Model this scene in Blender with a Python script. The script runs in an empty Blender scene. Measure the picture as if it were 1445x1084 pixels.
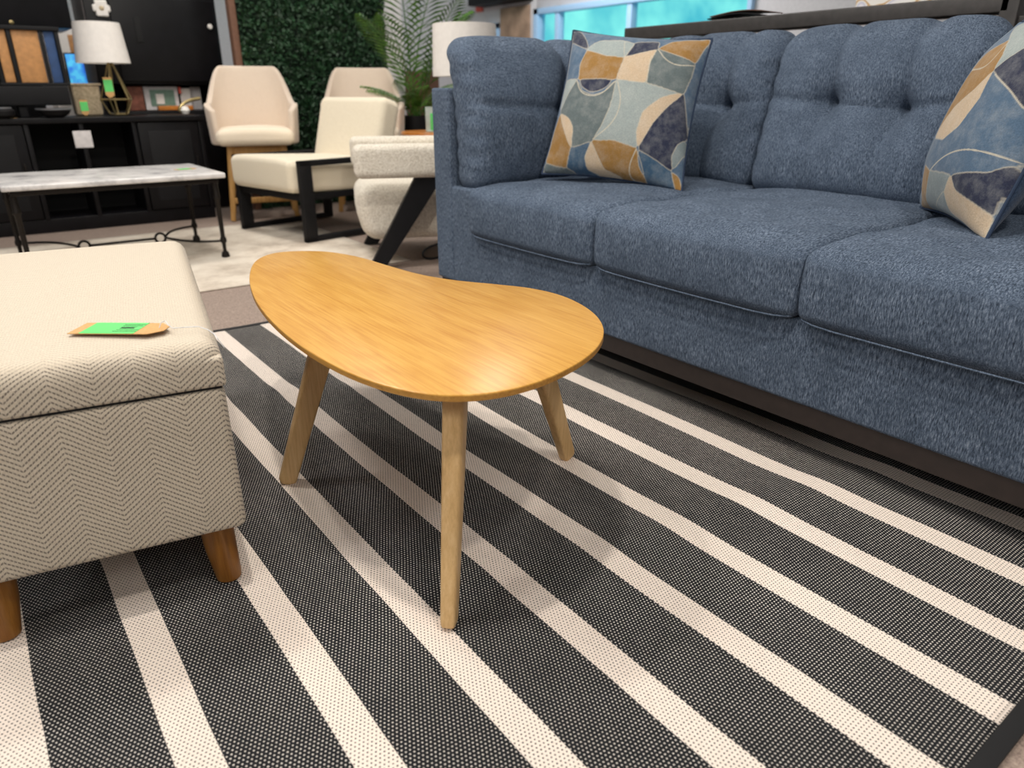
import bpy, math, random
import numpy as np
from mathutils import Vector, Matrix, Euler

random.seed(7)
rng = np.random.default_rng(7)
SC = bpy.context.scene
COL = SC.collection
R = math.radians

# ------------------------------------------------------------------ helpers
def lin(h):
    h = h.lstrip('#')
    out = []
    for i in (0, 2, 4):
        c = int(h[i:i+2], 16) / 255
        out.append(c / 12.92 if c <= .04045 else ((c + .055) / 1.055) ** 2.4)
    return out + [1.0]

class B:
    """collects shapes, then becomes ONE mesh object"""
    def __init__(s): s.v = []; s.f = []
    def add(s, V, F):
        n = len(s.v); s.v += [tuple(map(float, p)) for p in V]; s.f += [tuple(i + n for i in f) for f in F]; return s
    def rbox(s, c, h, r=.01, n=(2, 2, 2), k=2, fn=None, rot=None):
        V, F = lattice(h, r, n, k)
        if fn is not None: V = fn(V)
        if rot is not None: V = V @ np.array(rot.to_matrix()).T
        return s.add(V + np.array(c), F)
    def tube(s, pts, r, n=8, caps=True, flat=None):
        """round or flattened tube through pts; r may be a list; flat=(w,h,dir)"""
        P = [Vector(p) for p in pts]; m = len(P)
        rr = r if isinstance(r, (list, tuple)) else [r] * m
        V = []; F = []; prev = None
        for i, p in enumerate(P):
            t = (P[min(i + 1, m - 1)] - P[max(i - 1, 0)]).normalized()
            if prev is None:
                a = Vector((0, 0, 1)) if abs(t.z) < .9 else Vector((1, 0, 0))
                if flat: a = Vector(flat[2])
                x = (a - t * a.dot(t)).normalized()
            else: x = (prev - t * prev.dot(t)).normalized()
            prev = x; y = t.cross(x)
            for j in range(n):
                a = 2 * math.pi * j / n
                ca, sa = math.cos(a), math.sin(a)
                if flat:
                    q = flat[3] if len(flat) > 3 else .45
                    ca = math.copysign(abs(ca) ** q, ca) * flat[0]; sa = math.copysign(abs(sa) ** q, sa) * flat[1]
                V.append(p + x * ca * rr[i] + y * sa * rr[i])
        for i in range(m - 1):
            for j in range(n):
                k2 = (j + 1) % n
                F.append((i * n + j, i * n + k2, (i + 1) * n + k2, (i + 1) * n + j))
        if caps: F.append(tuple(reversed(range(n)))); F.append(tuple((m - 1) * n + j for j in range(n)))
        return s.add(V, F)
    def lathe(s, prof, c=(0, 0, 0), n=32):
        V = []; F = []; m = len(prof)
        for r, z in prof:
            for j in range(n):
                a = 2 * math.pi * j / n
                V.append((c[0] + r * math.cos(a), c[1] + r * math.sin(a), c[2] + z))
        for i in range(m - 1):
            for j in range(n):
                k2 = (j + 1) % n
                F.append((i * n + j, i * n + k2, (i + 1) * n + k2, (i + 1) * n + j))
        F.append(tuple(reversed(range(n)))); F.append(tuple((m - 1) * n + j for j in range(n)))
        return s.add(V, F)
    def prism(s, poly, y0, y1, axis='y'):
        n = len(poly)
        mk = {'y': lambda a, b, t: (a, t, b), 'z': lambda a, b, t: (a, b, t), 'x': lambda a, b, t: (t, a, b)}[axis]
        V = [mk(a, b, y0) for a, b in poly] + [mk(a, b, y1) for a, b in poly]
        F = [tuple(range(n)), tuple(reversed(range(n, 2 * n)))] + [(i, (i + 1) % n, n + (i + 1) % n, n + i) for i in range(n)]
        return s.add(V, F)
    def build(s, name, mat, parent=None, smooth=True, fix=True):
        me = bpy.data.meshes.new(name)
        me.from_pydata(s.v, [], s.f); me.update()
        if fix:
            import bmesh
            bm = bmesh.new(); bm.from_mesh(me)
            bmesh.ops.recalc_face_normals(bm, faces=bm.faces); bm.to_mesh(me); bm.free()
        o = bpy.data.objects.new(name, me); COL.objects.link(o)
        if mat: me.materials.append(mat)
        if parent: o.parent = parent
        if smooth:
            me.polygons.foreach_set('use_smooth', [True] * len(me.polygons))
            try: me.set_sharp_from_angle(angle=R(38))
            except Exception: pass
        return o

def lattice(h, r, n, k):
    ax = []
    for i in range(3):
        rr = min(r, h[i] * .999)
        c = [-h[i] + rr * (1 - math.cos(math.pi / 2 * t / k)) if False else -h[i] + rr * t / k for t in range(k)]
        m = [(-h[i] + rr) + (2 * (h[i] - rr)) * t / n[i] for t in range(n[i] + 1)]
        ax.append(np.array(c + m + [-x for x in reversed(c)]))
    L = [len(a) for a in ax]
    idx = {}; P = []; F = []
    def vid(i, j, l):
        q = (i, j, l)
        if q not in idx: idx[q] = len(P); P.append((ax[0][i], ax[1][j], ax[2][l]))
        return idx[q]
    for d in range(3):
        a, b = [(1, 2), (2, 0), (0, 1)][d]
        for side in (0, L[d] - 1):
            for i in range(L[a] - 1):
                for j in range(L[b] - 1):
                    q = []
                    for (u, w) in ((i, j), (i + 1, j), (i + 1, j + 1), (i, j + 1)):
                        t = [0, 0, 0]; t[d] = side; t[a] = u; t[b] = w; q.append(vid(*t))
                    F.append(tuple(q if side else reversed(q)))
    P = np.array(P); H = np.array(h)
    rv = np.minimum(r, H * .999)
    inner = np.clip(P, -(H - rv), H - rv)
    d = P - inner; dn = d / rv
    nn = np.linalg.norm(dn, axis=1, keepdims=True); nn[nn == 0] = 1
    mx = np.max(np.abs(dn), axis=1, keepdims=True)
    return inner + dn / nn * rv * np.where(mx > 0, 1, 0), F

def empty(name, label, cat, loc=(0, 0, 0), rz=0, group=None):
    o = bpy.data.objects.new(name, None); COL.objects.link(o)
    o.location = loc; o.rotation_euler = (0, 0, rz); o.empty_display_size = .1
    o['label'] = label; o['category'] = cat
    if group: o['group'] = group
    return o
def tag(o, label, cat, group=None, kind=None):
    o['label'] = label; o['category'] = cat
    if group: o['group'] = group
    if kind: o['kind'] = kind
    return o
def struct(o): o['kind'] = 'structure'; return o

# ------------------------------------------------------------------ materials
class NT:
    def __init__(s, name):
        s.m = bpy.data.materials.new(name); s.m.use_nodes = True
        s.t = s.m.node_tree; s.n = s.t.nodes; s.b = s.n['Principled BSDF']
    def N(s, t, **kw):
        x = s.n.new(t)
        for k, v in kw.items(): setattr(x, k, v)
        return x
    def L(s, a, b): s.t.links.new(a, b)
    def math(s, op, a, b=None, c=None, clamp=False):
        x = s.N('ShaderNodeMath', operation=op); x.use_clamp = clamp
        for i, v in enumerate((a, b, c)):
            if v is None: continue
            if isinstance(v, (int, float)): x.inputs[i].default_value = v
            else: s.L(v, x.inputs[i])
        return x.outputs[0]
    def coord(s, kind='Object', scale=(1, 1, 1), rot=(0, 0, 0)):
        tc = s.N('ShaderNodeTexCoord'); mp = s.N('ShaderNodeMapping')
        mp.inputs['Scale'].default_value = scale; mp.inputs['Rotation'].default_value = rot
        s.L(tc.outputs[kind], mp.inputs[0]); return mp.outputs[0]
    def noise(s, vec, scale, detail=3, rough=.5, out='Fac'):
        x = s.N('ShaderNodeTexNoise'); x.inputs['Scale'].default_value = scale
        x.inputs['Detail'].default_value = detail; x.inputs['Roughness'].default_value = rough
        s.L(vec, x.inputs['Vector']); return x.outputs[out]
    def ramp(s, fac, stops):
        x = s.N('ShaderNodeValToRGB'); e = x.color_ramp.elements
        while len(e) < len(stops): e.new(.5)
        for i, (p, c) in enumerate(stops): e[i].position = p; e[i].color = lin(c) if isinstance(c, str) else c
        s.L(fac, x.inputs[0]); return x.outputs[0]
    def mix(s, fac, a, b, mode='MIX'):
        x = s.N('ShaderNodeMix', data_type='RGBA', blend_type=mode)
        for sock, v in ((x.inputs[0], fac), (x.inputs[6], a), (x.inputs[7], b)):
            if isinstance(v, (int, float)): sock.default_value = v
            elif isinstance(v, (list, tuple)): sock.default_value = v
            elif isinstance(v, str): sock.default_value = lin(v)
            else: s.L(v, sock)
        return x.outputs[2]
    def bump(s, h, strength=.3, dist=.005):
        x = s.N('ShaderNodeBump'); x.inputs['Strength'].default_value = strength; x.inputs['Distance'].default_value = dist
        s.L(h, x.inputs['Height']); s.L(x.outputs[0], s.b.inputs['Normal'])
    def set(s, **kw):
        for k, v in kw.items():
            k = k.replace('_', ' ')
            i = s.b.inputs[k]
            if isinstance(v, str): i.default_value = lin(v)
            elif hasattr(v, 'links'): s.L(v, i)
            else: i.default_value = v
        return s

def plain(name, c, rough=.6, metal=0, var=.06, scale=30, bump=0, spec=.5, **kw):
    q = NT(name)
    v = q.coord(); n = q.noise(v, scale, 4)
    base = lin(c); lo = [x * (1 - var * 2) for x in base[:3]] + [1]; hi = [min(1, x * (1 + var * 2)) for x in base[:3]] + [1]
    q.L(q.ramp(n, [(.3, lo), (.7, hi)]), q.b.inputs['Base Color'])
    q.set(Roughness=rough, Metallic=metal)
    q.b.inputs['Specular IOR Level'].default_value = spec
    if bump: q.bump(n, bump, .004)
    for k, v in kw.items(): q.b.inputs[k].default_value = v
    return q.m

def m_chenille():
    q = NT('blue_chenille')
    v = q.coord('Object')
    # short vertical flecks of pile; stretch across z and follow the surface
    geo = q.N('ShaderNodeNewGeometry')
    fl = q.noise(q.coord('Object', (1, 1, .24)), 300, 4, .65)
    f2 = q.noise(q.coord('Object', (.28, 1, 1)), 280, 4, .65)
    sx = q.N('ShaderNodeSeparateXYZ'); q.L(geo.outputs['Normal'], sx.inputs[0])
    nz = q.math('ABSOLUTE', sx.outputs['Z'])
    w = q.math('SMOOTH_MIN', q.math('MULTIPLY', nz, 1.3), 1.0, .1)
    mf = q.N('ShaderNodeMix', data_type='FLOAT'); q.L(w, mf.inputs[0]); q.L(fl, mf.inputs[2]); q.L(f2, mf.inputs[3])
    f = mf.outputs[0]
    big = q.noise(v, 9, 3, .55)
    pil = q.noise(q.coord('Object', (1, 1, .5)), 42, 3, .6)
    a = q.ramp(f, [(.33, '#212936'), (.45, '#4b586a'), (.56, '#677589'), (.72, '#97a3b3')])
    b = q.mix(q.math('MULTIPLY', q.ramp(big, [(.35, (0, 0, 0, 1)), (.65, (1, 1, 1, 1))]), .35), a, '#3a4656')
    c = q.mix(q.math('MULTIPLY', q.ramp(pil, [(.45, (0, 0, 0, 1)), (.7, (1, 1, 1, 1))]), .2), b, '#333f4f')
    q.L(c, q.b.inputs['Base Color'])
    q.set(Roughness=.9); q.b.inputs['Specular IOR Level'].default_value = .15
    q.b.inputs['Sheen Weight'].default_value = .05; q.b.inputs['Sheen Roughness'].default_value = .6
    q.b.inputs['Sheen Tint'].default_value = lin('#aab4c4')
    h = q.math('ADD', f, q.math('MULTIPLY', pil, .35))
    q.bump(h, .75, .005)
    return q.m

def m_rug():
    q = NT('woven_stripe_rug')
    v = q.coord('Object')
    wn = q.noise(v, 3.0, 2, .5, 'Color')
    vm = q.N('ShaderNodeVectorMath', operation='MULTIPLY_ADD'); q.L(wn, vm.inputs[0])
    vm.inputs[1].default_value = (.009, .009, 0); 
    vs = q.N('ShaderNodeVectorMath', operation='ADD'); q.L(v, vs.inputs[0]); vs.inputs[1].default_value = (-.0045, -.0045, 0)
    q.L(vs.outputs[0], vm.inputs[2])
    s = q.N('ShaderNodeSeparateXYZ'); q.L(vm.outputs[0], s.inputs[0])
    X, Y = s.outputs[0], s.outputs[1]
    # stripes along Y, every 0.2035, 0.06 wide
    P = .2055
    ph = q.math('FRACT', q.math('DIVIDE', q.math('ADD', X, -.09 + P * 20 + .03), P))
    st = q.math('LESS_THAN', ph, .061 / P)
    # weave: staggered dots
    py = .0065; px = .0070
    vv = q.math('DIVIDE', Y, py)
    row = q.math('FLOOR', vv)
    off = q.math('MULTIPLY', q.math('MODULO', q.math('ADD', row, 4000), 2), .5)
    uu = q.math('FRACT', q.math('ADD', q.math('DIVIDE', q.math('ADD', X, 40), px), off))
    fy = q.math('FRACT', vv)
    du = q.math('ABSOLUTE', q.math('ADD', uu, -.5)); dv = q.math('ABSOLUTE', q.math('ADD', fy, -.5))
    dd = q.math('ADD', q.math('POWER', q.math('MULTIPLY', du, 1.0), 2), q.math('POWER', q.math('MULTIPLY', dv, .95), 2))
    jit = q.math('ADD', q.math('MULTIPLY', q.noise(v, 160, 1), .6), q.math('MULTIPLY', q.noise(q.coord('Object', (1, .35, 1)), 55, 2), .4))
    dotb = q.math('LESS_THAN', dd, q.math('ADD', q.math('MULTIPLY', jit, .085), .006))
    dotw = q.math('LESS_THAN', dd, q.math('ADD', q.math('MULTIPLY', jit, .07), .008))
    wear = q.noise(v, 2.2, 3)
    dark = q.mix(q.noise(v, 260, 2), '#0e0f12', '#28292c')
    dark_dot = q.mix(q.ramp(wear, [(.35, (0, 0, 0, 1)), (.65, (1, 1, 1, 1))]), '#b9b2aa', '#dcd5cd')
    light = q.mix(q.noise(v, 220, 2), '#e0d2c6', '#f2e6db')
    ca = q.mix(dotb, dark, dark_dot)
    cb = q.mix(dotw, light, '#4a4643')
    q.L(q.mix(st, ca, cb), q.b.inputs['Base Color'])
    q.set(Roughness=.85); q.b.inputs['Specular IOR Level'].default_value = .2
    hh = q.math('SUBTRACT', .3, dd)
    q.bump(q.math('MULTIPLY', hh, 1.0), .5, .004)
    return q.m

def m_herring():
    q = NT('chevron_tweed')
    tc = q.N('ShaderNodeTexCoord')
    s = q.N('ShaderNodeSeparateXYZ'); q.L(tc.outputs['Object'], s.inputs[0])
    sn = q.N('ShaderNodeSeparateXYZ'); q.L(tc.outputs['Normal'], sn.inputs[0])
    side = q.math('GREATER_THAN', q.math('ABSOLUTE', sn.outputs[0]), .72)
    mu = q.N('ShaderNodeMix', data_type='FLOAT'); q.L(side, mu.inputs[0]); q.L(s.outputs[0], mu.inputs[2]); q.L(s.outputs[1], mu.inputs[3])
    u = mu.outputs[0]
    vv = q.math('ADD', s.outputs[2], s.outputs[1])
    mv = q.N('ShaderNodeMix', data_type='FLOAT'); q.L(side, mv.inputs[0]); q.L(vv, mv.inputs[2]); q.L(s.outputs[2], mv.inputs[3])
    v = mv.outputs[0]
    nz = q.noise(tc.outputs['Object'], 30, 2)
    u = q.math('ADD', u, q.math('MULTIPLY', nz, .004))
    tri = q.math('ABSOLUTE', q.math('SUBTRACT', q.math('FRACT', q.math('DIVIDE', q.math('ADD', u, 10.02), .125)), .5))
    w = q.math('ADD', v, q.math('MULTIPLY', tri, -.125 * .80))
    per = .0098
    f = q.math('FRACT', q.math('DIVIDE', q.math('ADD', w, 10), per))
    line = q.math('LESS_THAN', f, .36)
    dash = q.math('GREATER_THAN', q.math('FRACT', q.math('DIVIDE', q.math('ADD', u, 10), .0048)), .22)
    n2 = q.noise(tc.outputs['Object'], 420, 2)
    n3 = q.noise(tc.outputs['Object'], 90, 2)
    base = q.mix(n2, '#b8ab97', '#e6dac8')
    dk = q.mix(n3, '#57504a', '#9a9085')
    top = q.math('GREATER_THAN', sn.outputs[2], .75)
    k = q.math('MULTIPLY', q.math('MULTIPLY', line, dash), q.math('SUBTRACT', .95, q.math('MULTIPLY', top, .6)))
    q.L(q.mix(k, base, dk), q.b.inputs['Base Color'])
    q.set(Roughness=.95); q.b.inputs['Specular IOR Level'].default_value = .1
    q.b.inputs['Sheen Weight'].default_value = .15
    hgt = q.math('ADD', q.math('MULTIPLY', n2, .8), q.math('MULTIPLY', q.math('SUBTRACT', 1, q.math('MULTIPLY', line, dash)), .7))
    q.bump(hgt, .6, .002)
    return q.m

def m_wood(name, a, b, c, rough=.35, grain=(70, 1.6, 70), cathedral=False, scale=1.0, amt=1.0):
    q = NT(name)
    v = q.coord('Object')
    wv = q.noise(q.coord('Object', (grain[0] * .08, grain[1] * .6, grain[2] * .08)), 1.2 * scale, 3, .5)
    fine = q.noise(q.coord('Object', grain), 3 * scale, 5, .65)
    pores = q.noise(q.coord('Object', (grain[0] * 3, grain[1] * 8, grain[2] * 3)), 2.2 * scale, 2, .5)
    if cathedral:
        rg = q.math('FRACT', q.math('MULTIPLY', wv, 9))
        rings = q.math('ABSOLUTE', q.math('SUBTRACT', rg, .5))
        f = q.math('ADD', q.math('MULTIPLY', fine, .78), q.math('MULTIPLY', rings, .22))
    else: f = q.math('ADD', q.math('MULTIPLY', fine, .65), q.math('MULTIPLY', wv, .35))
    col = q.ramp(f, [(.28, a), (.48, b), (.68, c)])
    pm = q.ramp(pores, [(.30, (1, 1, 1, 1)), (.42, (0, 0, 0, 1))])
    col = q.mix(q.math('MULTIPLY', pm, .35 * amt), col, a)
    q.L(col, q.b.inputs['Base Color'])
    q.set(Roughness=rough)
    q.b.inputs['Specular IOR Level'].default_value = .4
    q.bump(f, .06, .002)
    return q.m

def m_boucle(name, a, b, sc=120, bump=.7):
    q = NT(name); v = q.coord()
    n = q.noise(v, sc, 3, .6)
    q.L(q.ramp(n, [(.3, a), (.65, b)]), q.b.inputs['Base Color'])
    q.set(Roughness=.95); q.b.inputs['Specular IOR Level'].default_value = .1; q.b.inputs['Sheen Weight'].default_value = .2
    q.bump(n, bump, .006); return q.m

def m_marble():
    q = NT('white_marble'); v = q.coord()
    n = q.noise(v, 6, 8, .7)
    q.L(q.ramp(n, [(.35, '#a7a5a6'), (.5, '#dedbd9'), (.7, '#efecea')]), q.b.inputs['Base Color'])
    q.set(Roughness=.25); return q.m

def m_carpet():
    q = NT('taupe_floor'); v = q.coord()
    sp = q.noise(v, 160, 3, .7); big = q.noise(v, 1.5, 3)
    c = q.ramp(sp, [(.3, '#6d5d52'), (.5, '#97857a'), (.7, '#bba998')])
    c = q.mix(q.math('MULTIPLY', big, .4), c, '#85746c')
    q.L(c, q.b.inputs['Base Color']); q.set(Roughness=.8); q.bump(sp, .4, .003); return q.m

def m_palerug():
    q = NT('pale_rug'); v = q.coord()
    n = q.noise(v, 3, 6, .7); f = q.noise(v, 120, 2)
    c = q.ramp(n, [(.38, '#b9ab9b'), (.5, '#d8ccbc'), (.62, '#e6dccd')])
    q.L(q.mix(q.math('MULTIPLY', f, .3), c, '#c6b9a8'), q.b.inputs['Base Color']); q.set(Roughness=.95); q.bump(f, .4, .004); return q.m

def m_attr(name, attr='pattern', rough=.85):
    q = NT(name)
    a = q.N('ShaderNodeAttribute', attribute_name=attr)
    v = q.coord()
    n = q.noise(v, 22, 4, .7); n2 = q.noise(q.coord('Object', (1, 1, 1)), 260, 2)
    sm = q.ramp(n, [(.42, (0, 0, 0, 1)), (.7, (1, 1, 1, 1))])
    c = q.mix(q.math('MULTIPLY', sm, .16), a.outputs['Color'], '#cfd0cb')
    c = q.mix(.35, c, q.mix(1.0, c, q.ramp(n2, [(.3, (.6, .6, .6, 1)), (.7, (1.25, 1.25, 1.25, 1))]), 'MULTIPLY'))
    q.L(c, q.b.inputs['Base Color'])
    q.set(Roughness=rough); q.b.inputs['Specular IOR Level'].default_value = .15; q.b.inputs['Sheen Weight'].default_value = .15
    q.bump(n2, .3, .002); return q.m

def m_art():
    q = NT('swirl_painting'); v = q.coord('Object', (1, 1, 1))
    n = q.noise(v, 3.2, 2, .4)
    r = q.math('FRACT', q.math('MULTIPLY', n, 9))
    c = q.ramp(r, [(0, '#f3f1ee'), (.35, '#eceaf0'), (.45, '#c9c8dc'), (.55, '#efede9'), (.68, '#c99a4f'), (.76, '#f2efe9')])
    q.L(c, q.b.inputs['Base Color']); q.set(Roughness=.6); return q.m

def m_leaf(name, a, b, rough=.5):
    q = NT(name); v = q.coord()
    n = q.noise(v, 14, 3, .6)
    q.L(q.ramp(n, [(.35, a), (.65, b)]), q.b.inputs['Base Color']); q.set(Roughness=rough); return q.m

def m_glass():
    q = NT('window_glass'); q.set(Base_Color='#e8f6f8', Roughness=.02)
    q.b.inputs['Transmission Weight'].default_value = 1; q.b.inputs['IOR'].default_value = 1.05
    return q.m

M = dict(
    chenille=m_chenille(), rug=m_rug(), herring=m_herring(),
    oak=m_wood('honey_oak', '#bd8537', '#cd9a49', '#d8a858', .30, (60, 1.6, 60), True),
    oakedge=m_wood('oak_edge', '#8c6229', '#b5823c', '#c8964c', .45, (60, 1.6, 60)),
    leg=m_wood('pale_oak', '#b8935f', '#d3ad78', '#e2c08e', .42, (50, 50, 2.5)),
    walnut=m_wood('walnut_stain', '#663f17', '#875722', '#9d6d30', .35, (30, 30, 2)),
    bark=m_wood('stool_oak', '#8c6432', '#b0854b', '#c49a60', .45, (40, 40, 3)),
    plinth=plain('espresso_plinth', '#2a2220', .45, var=.1),
    black=plain('black_wood', '#0d0c0f', .4, var=.15, scale=12, spec=.25),
    black2=plain('black_matte', '#0f0f12', .6, var=.1, spec=.3),
    void=plain('black_recess', '#09090b', .8),
    iron=plain('dark_iron', '#26221f', .45, .7),
    gold=plain('aged_brass', '#a9976a', .3, .9),
    cream=m_boucle('cream_fabric', '#d8cbb3', '#efe5d0', 300, .25),
    linen=m_boucle('pink_linen', '#cbb8a6', '#e0d0bf', 350, .2),
    boucle=m_boucle('boucle', '#c9bfae', '#efe8da', 110, .9),
    marble=m_marble(), carpet=m_carpet(), palerug=m_palerug(),
    white=plain('lamp_white', '#e9e4df', .8, var=.02),
    wall=plain('wall_paint', '#d2cfd2', .8, var=.03),
    kraft=plain('kraft_card', '#c99d66', .8, var=.05, scale=200),
    green=plain('green_sticker', '#62cf70', .55, var=.02),
    ink=plain('black_ink', '#20402a', .7), string=plain('white_string', '#d8dade', .8),
    paper=plain('white_paper', '#d3cfcf', .7),
    hedge=m_leaf('hedge_leaves', '#0f2a15', '#234a2a', .6), hedge_back=plain('hedge_backing', '#0e1f14', .9),
    palm=m_leaf('palm_leaf', '#2f5c1d', '#5f8f33', .4), stem=plain('palm_stem', '#5c6b34', .6),
    trim=plain('brown_trim', '#6b4b3a', .6), art=m_art(), glass=m_glass(),
    winframe=plain('window_frame_paint', '#a9cdf0', .6, var=.03),
    basket=m_boucle('woven_basket', '#b3a184', '#dac8a9', 60, .8),
    pine=plain('tan_panel', '#bf8a55', .5, var=.08), blue=plain('blue_paint', '#2c4a78', .6),
    orange=m_wood('orange_wood', '#a35a1e', '#c57b35', '#d89248', .3, (20, 20, 20)),
    terracotta=plain('red_brown', '#7d4a3a', .7, var=.15), sage=plain('sage_card', '#6f8b7c', .7),
    tan_art=plain('tan_canvas', '#a28772', .8, var=.15, scale=4),
    red=plain('red_sign', '#e0604f', .6), silver=plain('silver_plastic', '#8b8d92', .3, .6),
    clear=plain('frosted_acrylic', '#b9c4bd', .3), binding=plain('black_binding', '#111113', .8),
    piping=plain('navy_piping', '#22324a', .85), grey=plain('grey_panel', '#6c6766', .7),
)
M['highlight_bead']=plain('highlight_white','#f2efe8',.15,var=.01); M['cream2']=m_boucle('seat_cream','#dccbb4','#efe2ce',300,.2); M['charcoal']=plain('charcoal_wood','#3a3736',.5,var=.1)
def screen_mat():
    q = NT('lit_screen'); v = q.coord(); n = q.noise(v, 12, 2)
    c = q.ramp(n, [(.4, '#2f6fd8'), (.6, '#58c4f2')])
    q.L(c, q.b.inputs['Base Color']); q.L(c, q.b.inputs['Emission Color']); q.b.inputs['Emission Strength'].default_value = .9
    return q.m
M['screen'] = screen_mat()

def at_plane(pts): return pts

# ------------------------------------------------------------------ setting
def quad_box(name, x0, x1, y0, y1, z0, z1, mat, parent=None, r=.004):
    b = B(); b.rbox(((x0 + x1) / 2, (y0 + y1) / 2, (z0 + z1) / 2), ((x1 - x0) / 2, (y1 - y0) / 2, (z1 - z0) / 2), min(r, (x1 - x0) / 3, (y1 - y0) / 3, (z1 - z0) / 3), (1, 1, 1), 2)
    return b.build(name, mat, parent)
struct(quad_box('floor', -5, 9.2, -4, 14.2, -.108, -.008, M['carpet']))
struct(quad_box('wall_left', -5.15, -5, -4, 14.2, -.008, 4, M['wall'])); struct(quad_box('wall_front', -5.15, 9.2, -4.15, -4, -.008, 4, M['wall']))
struct(quad_box('wall_back', -5, 9.2, 14, 14.15, -.008, 4, M['wall']))
wr = B()
def wbox(b, x0, x1, y0, y1, z0, z1): b.rbox(((x0 + x1) / 2, (y0 + y1) / 2, (z0 + z1) / 2), ((x1 - x0) / 2, (y1 - y0) / 2, (z1 - z0) / 2), .002, (1, 1, 1), 1)
WY0, WY1, WZ0, WZ1 = 6.55, 11.16, .75, 2.27
wbox(wr, 9, 9.15, -4, WY0, -.008, 4); wbox(wr, 9, 9.15, WY1, 12.28, -.008, 4); wbox(wr, 9, 9.15, 12.74, 14, -.008, 4)
wbox(wr, 9, 9.15, WY0, WY1, -.008, WZ0); wbox(wr, 9, 9.15, WY0, WY1, WZ1, 4)
wbox(wr, 9, 9.15, 12.28, 12.74, -.008, 1.2); wbox(wr, 9, 9.15, 12.28, 12.74, 2.12, 4)
struct(wr.build('wall_right', M['wall']))
def window(name, y0, y1, z0, z1, mull):
    fr = B(); w = .07
    wbox(fr, 8.93, 9.12, y0, y1, z0, z0 + w); wbox(fr, 8.93, 9.12, y0, y1, z1 - w * 1.3, z1)
    wbox(fr, 8.93, 9.12, y0, y0 + w, z0, z1); wbox(fr, 8.93, 9.12, y1 - w * 1.6, y1, z0, z1)
    for m in mull: wbox(fr, 8.96, 9.1, m - .05, m + .05, z0, z1)
    f = struct(fr.build(name, M['winframe']))
    g = B(); wbox(g, 9.04, 9.05, y0 + .03, y1 - .03, z0 + .03, z1 - .03); g.build('pane', M['glass'], f)
window('window_1', WY0, WY1, WZ0, WZ1, [8.82, 10.55])
window('window_2', 12.28, 12.74, 1.2, 2.12, [])

# ------------------------------------------------------------------ striped rug
def rug_z(X, Y):
    z = .0026 * np.sin(X * 9 + Y * 3.1) * np.sin(Y * 5.3 - X * 2) 
    e = np.exp(-(((Y - 2.15) - (X - .7) * -.5) / .055) ** 2) * .006 * np.clip((X - .25) * 3, 0, 1) * np.clip((1.3 - X) * 3, 0, 1)
    e2 = np.exp(-(((Y - 1.0) - (X - .6) * -.25) / .07) ** 2) * .004
    return np.maximum(z, -.002) * .9 + e + e2
def grid_rug(name, x0, x1, y0, y1, step, mat, zf, parent=None, th=.006):
    nx = int((x1 - x0) / step) + 1; ny = int((y1 - y0) / step) + 1
    X, Y = np.meshgrid(np.linspace(x0, x1, nx), np.linspace(y0, y1, ny), indexing='ij')
    Z = zf(X, Y)
    V = np.stack([X, Y, Z], -1).reshape(-1, 3)
    i = np.arange((nx - 1) * ny).reshape(nx - 1, ny)[:, :-1].ravel()
    F = np.stack([i, i + ny, i + ny + 1, i + 1], 1)
    b = B(); b.v = [tuple(map(float, p)) for p in V]; b.f = [tuple(map(int, f)) for f in F]
    o = b.build(name, mat, parent, True, False)
    md = o.modifiers.new('thick', 'SOLIDIFY'); md.thickness = th; md.offset = -1
    return o
rug = grid_rug('striped_rug', -1.35, 1.99, .195, 2.915, .02, M['rug'], rug_z)
tag(rug, 'black flatwoven area rug with cream stripes and dotted weave under the coffee table', 'rug')
for (y0, y1) in ((.168, .196), (2.914, 2.942)):
    b = B(); n = 120; xs = np.linspace(-1.35, 1.99, n)
    V = []; F = []
    for x in xs:
        z = float(rug_z(np.array([x]), np.array([(y0 + y1) / 2]))[0])
        for (yy, zz) in ((y0, z - .006), (y0, z + .001), ((y0 + y1) / 2, z + .004), (y1, z + .001), (y1, z - .006)): V.append((x, yy, max(zz, -.008)))
    for i in range(n - 1):
        for j in range(4): F.append((i * 5 + j, (i + 1) * 5 + j, (i + 1) * 5 + j + 1, i * 5 + j + 1))
    b.add(V, F); b.build('binding', M['binding'], rug)

pr2 = grid_rug('pale_rug', -1.2, 2.0, 3.62, 5.44, .1, M['palerug'], lambda X, Y: X * 0 + .0)
pr2.rotation_euler = (0, 0, 0)
tag(pr2, 'pale beige distressed rug under the marble topped table and cream armchair', 'rug')

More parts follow.
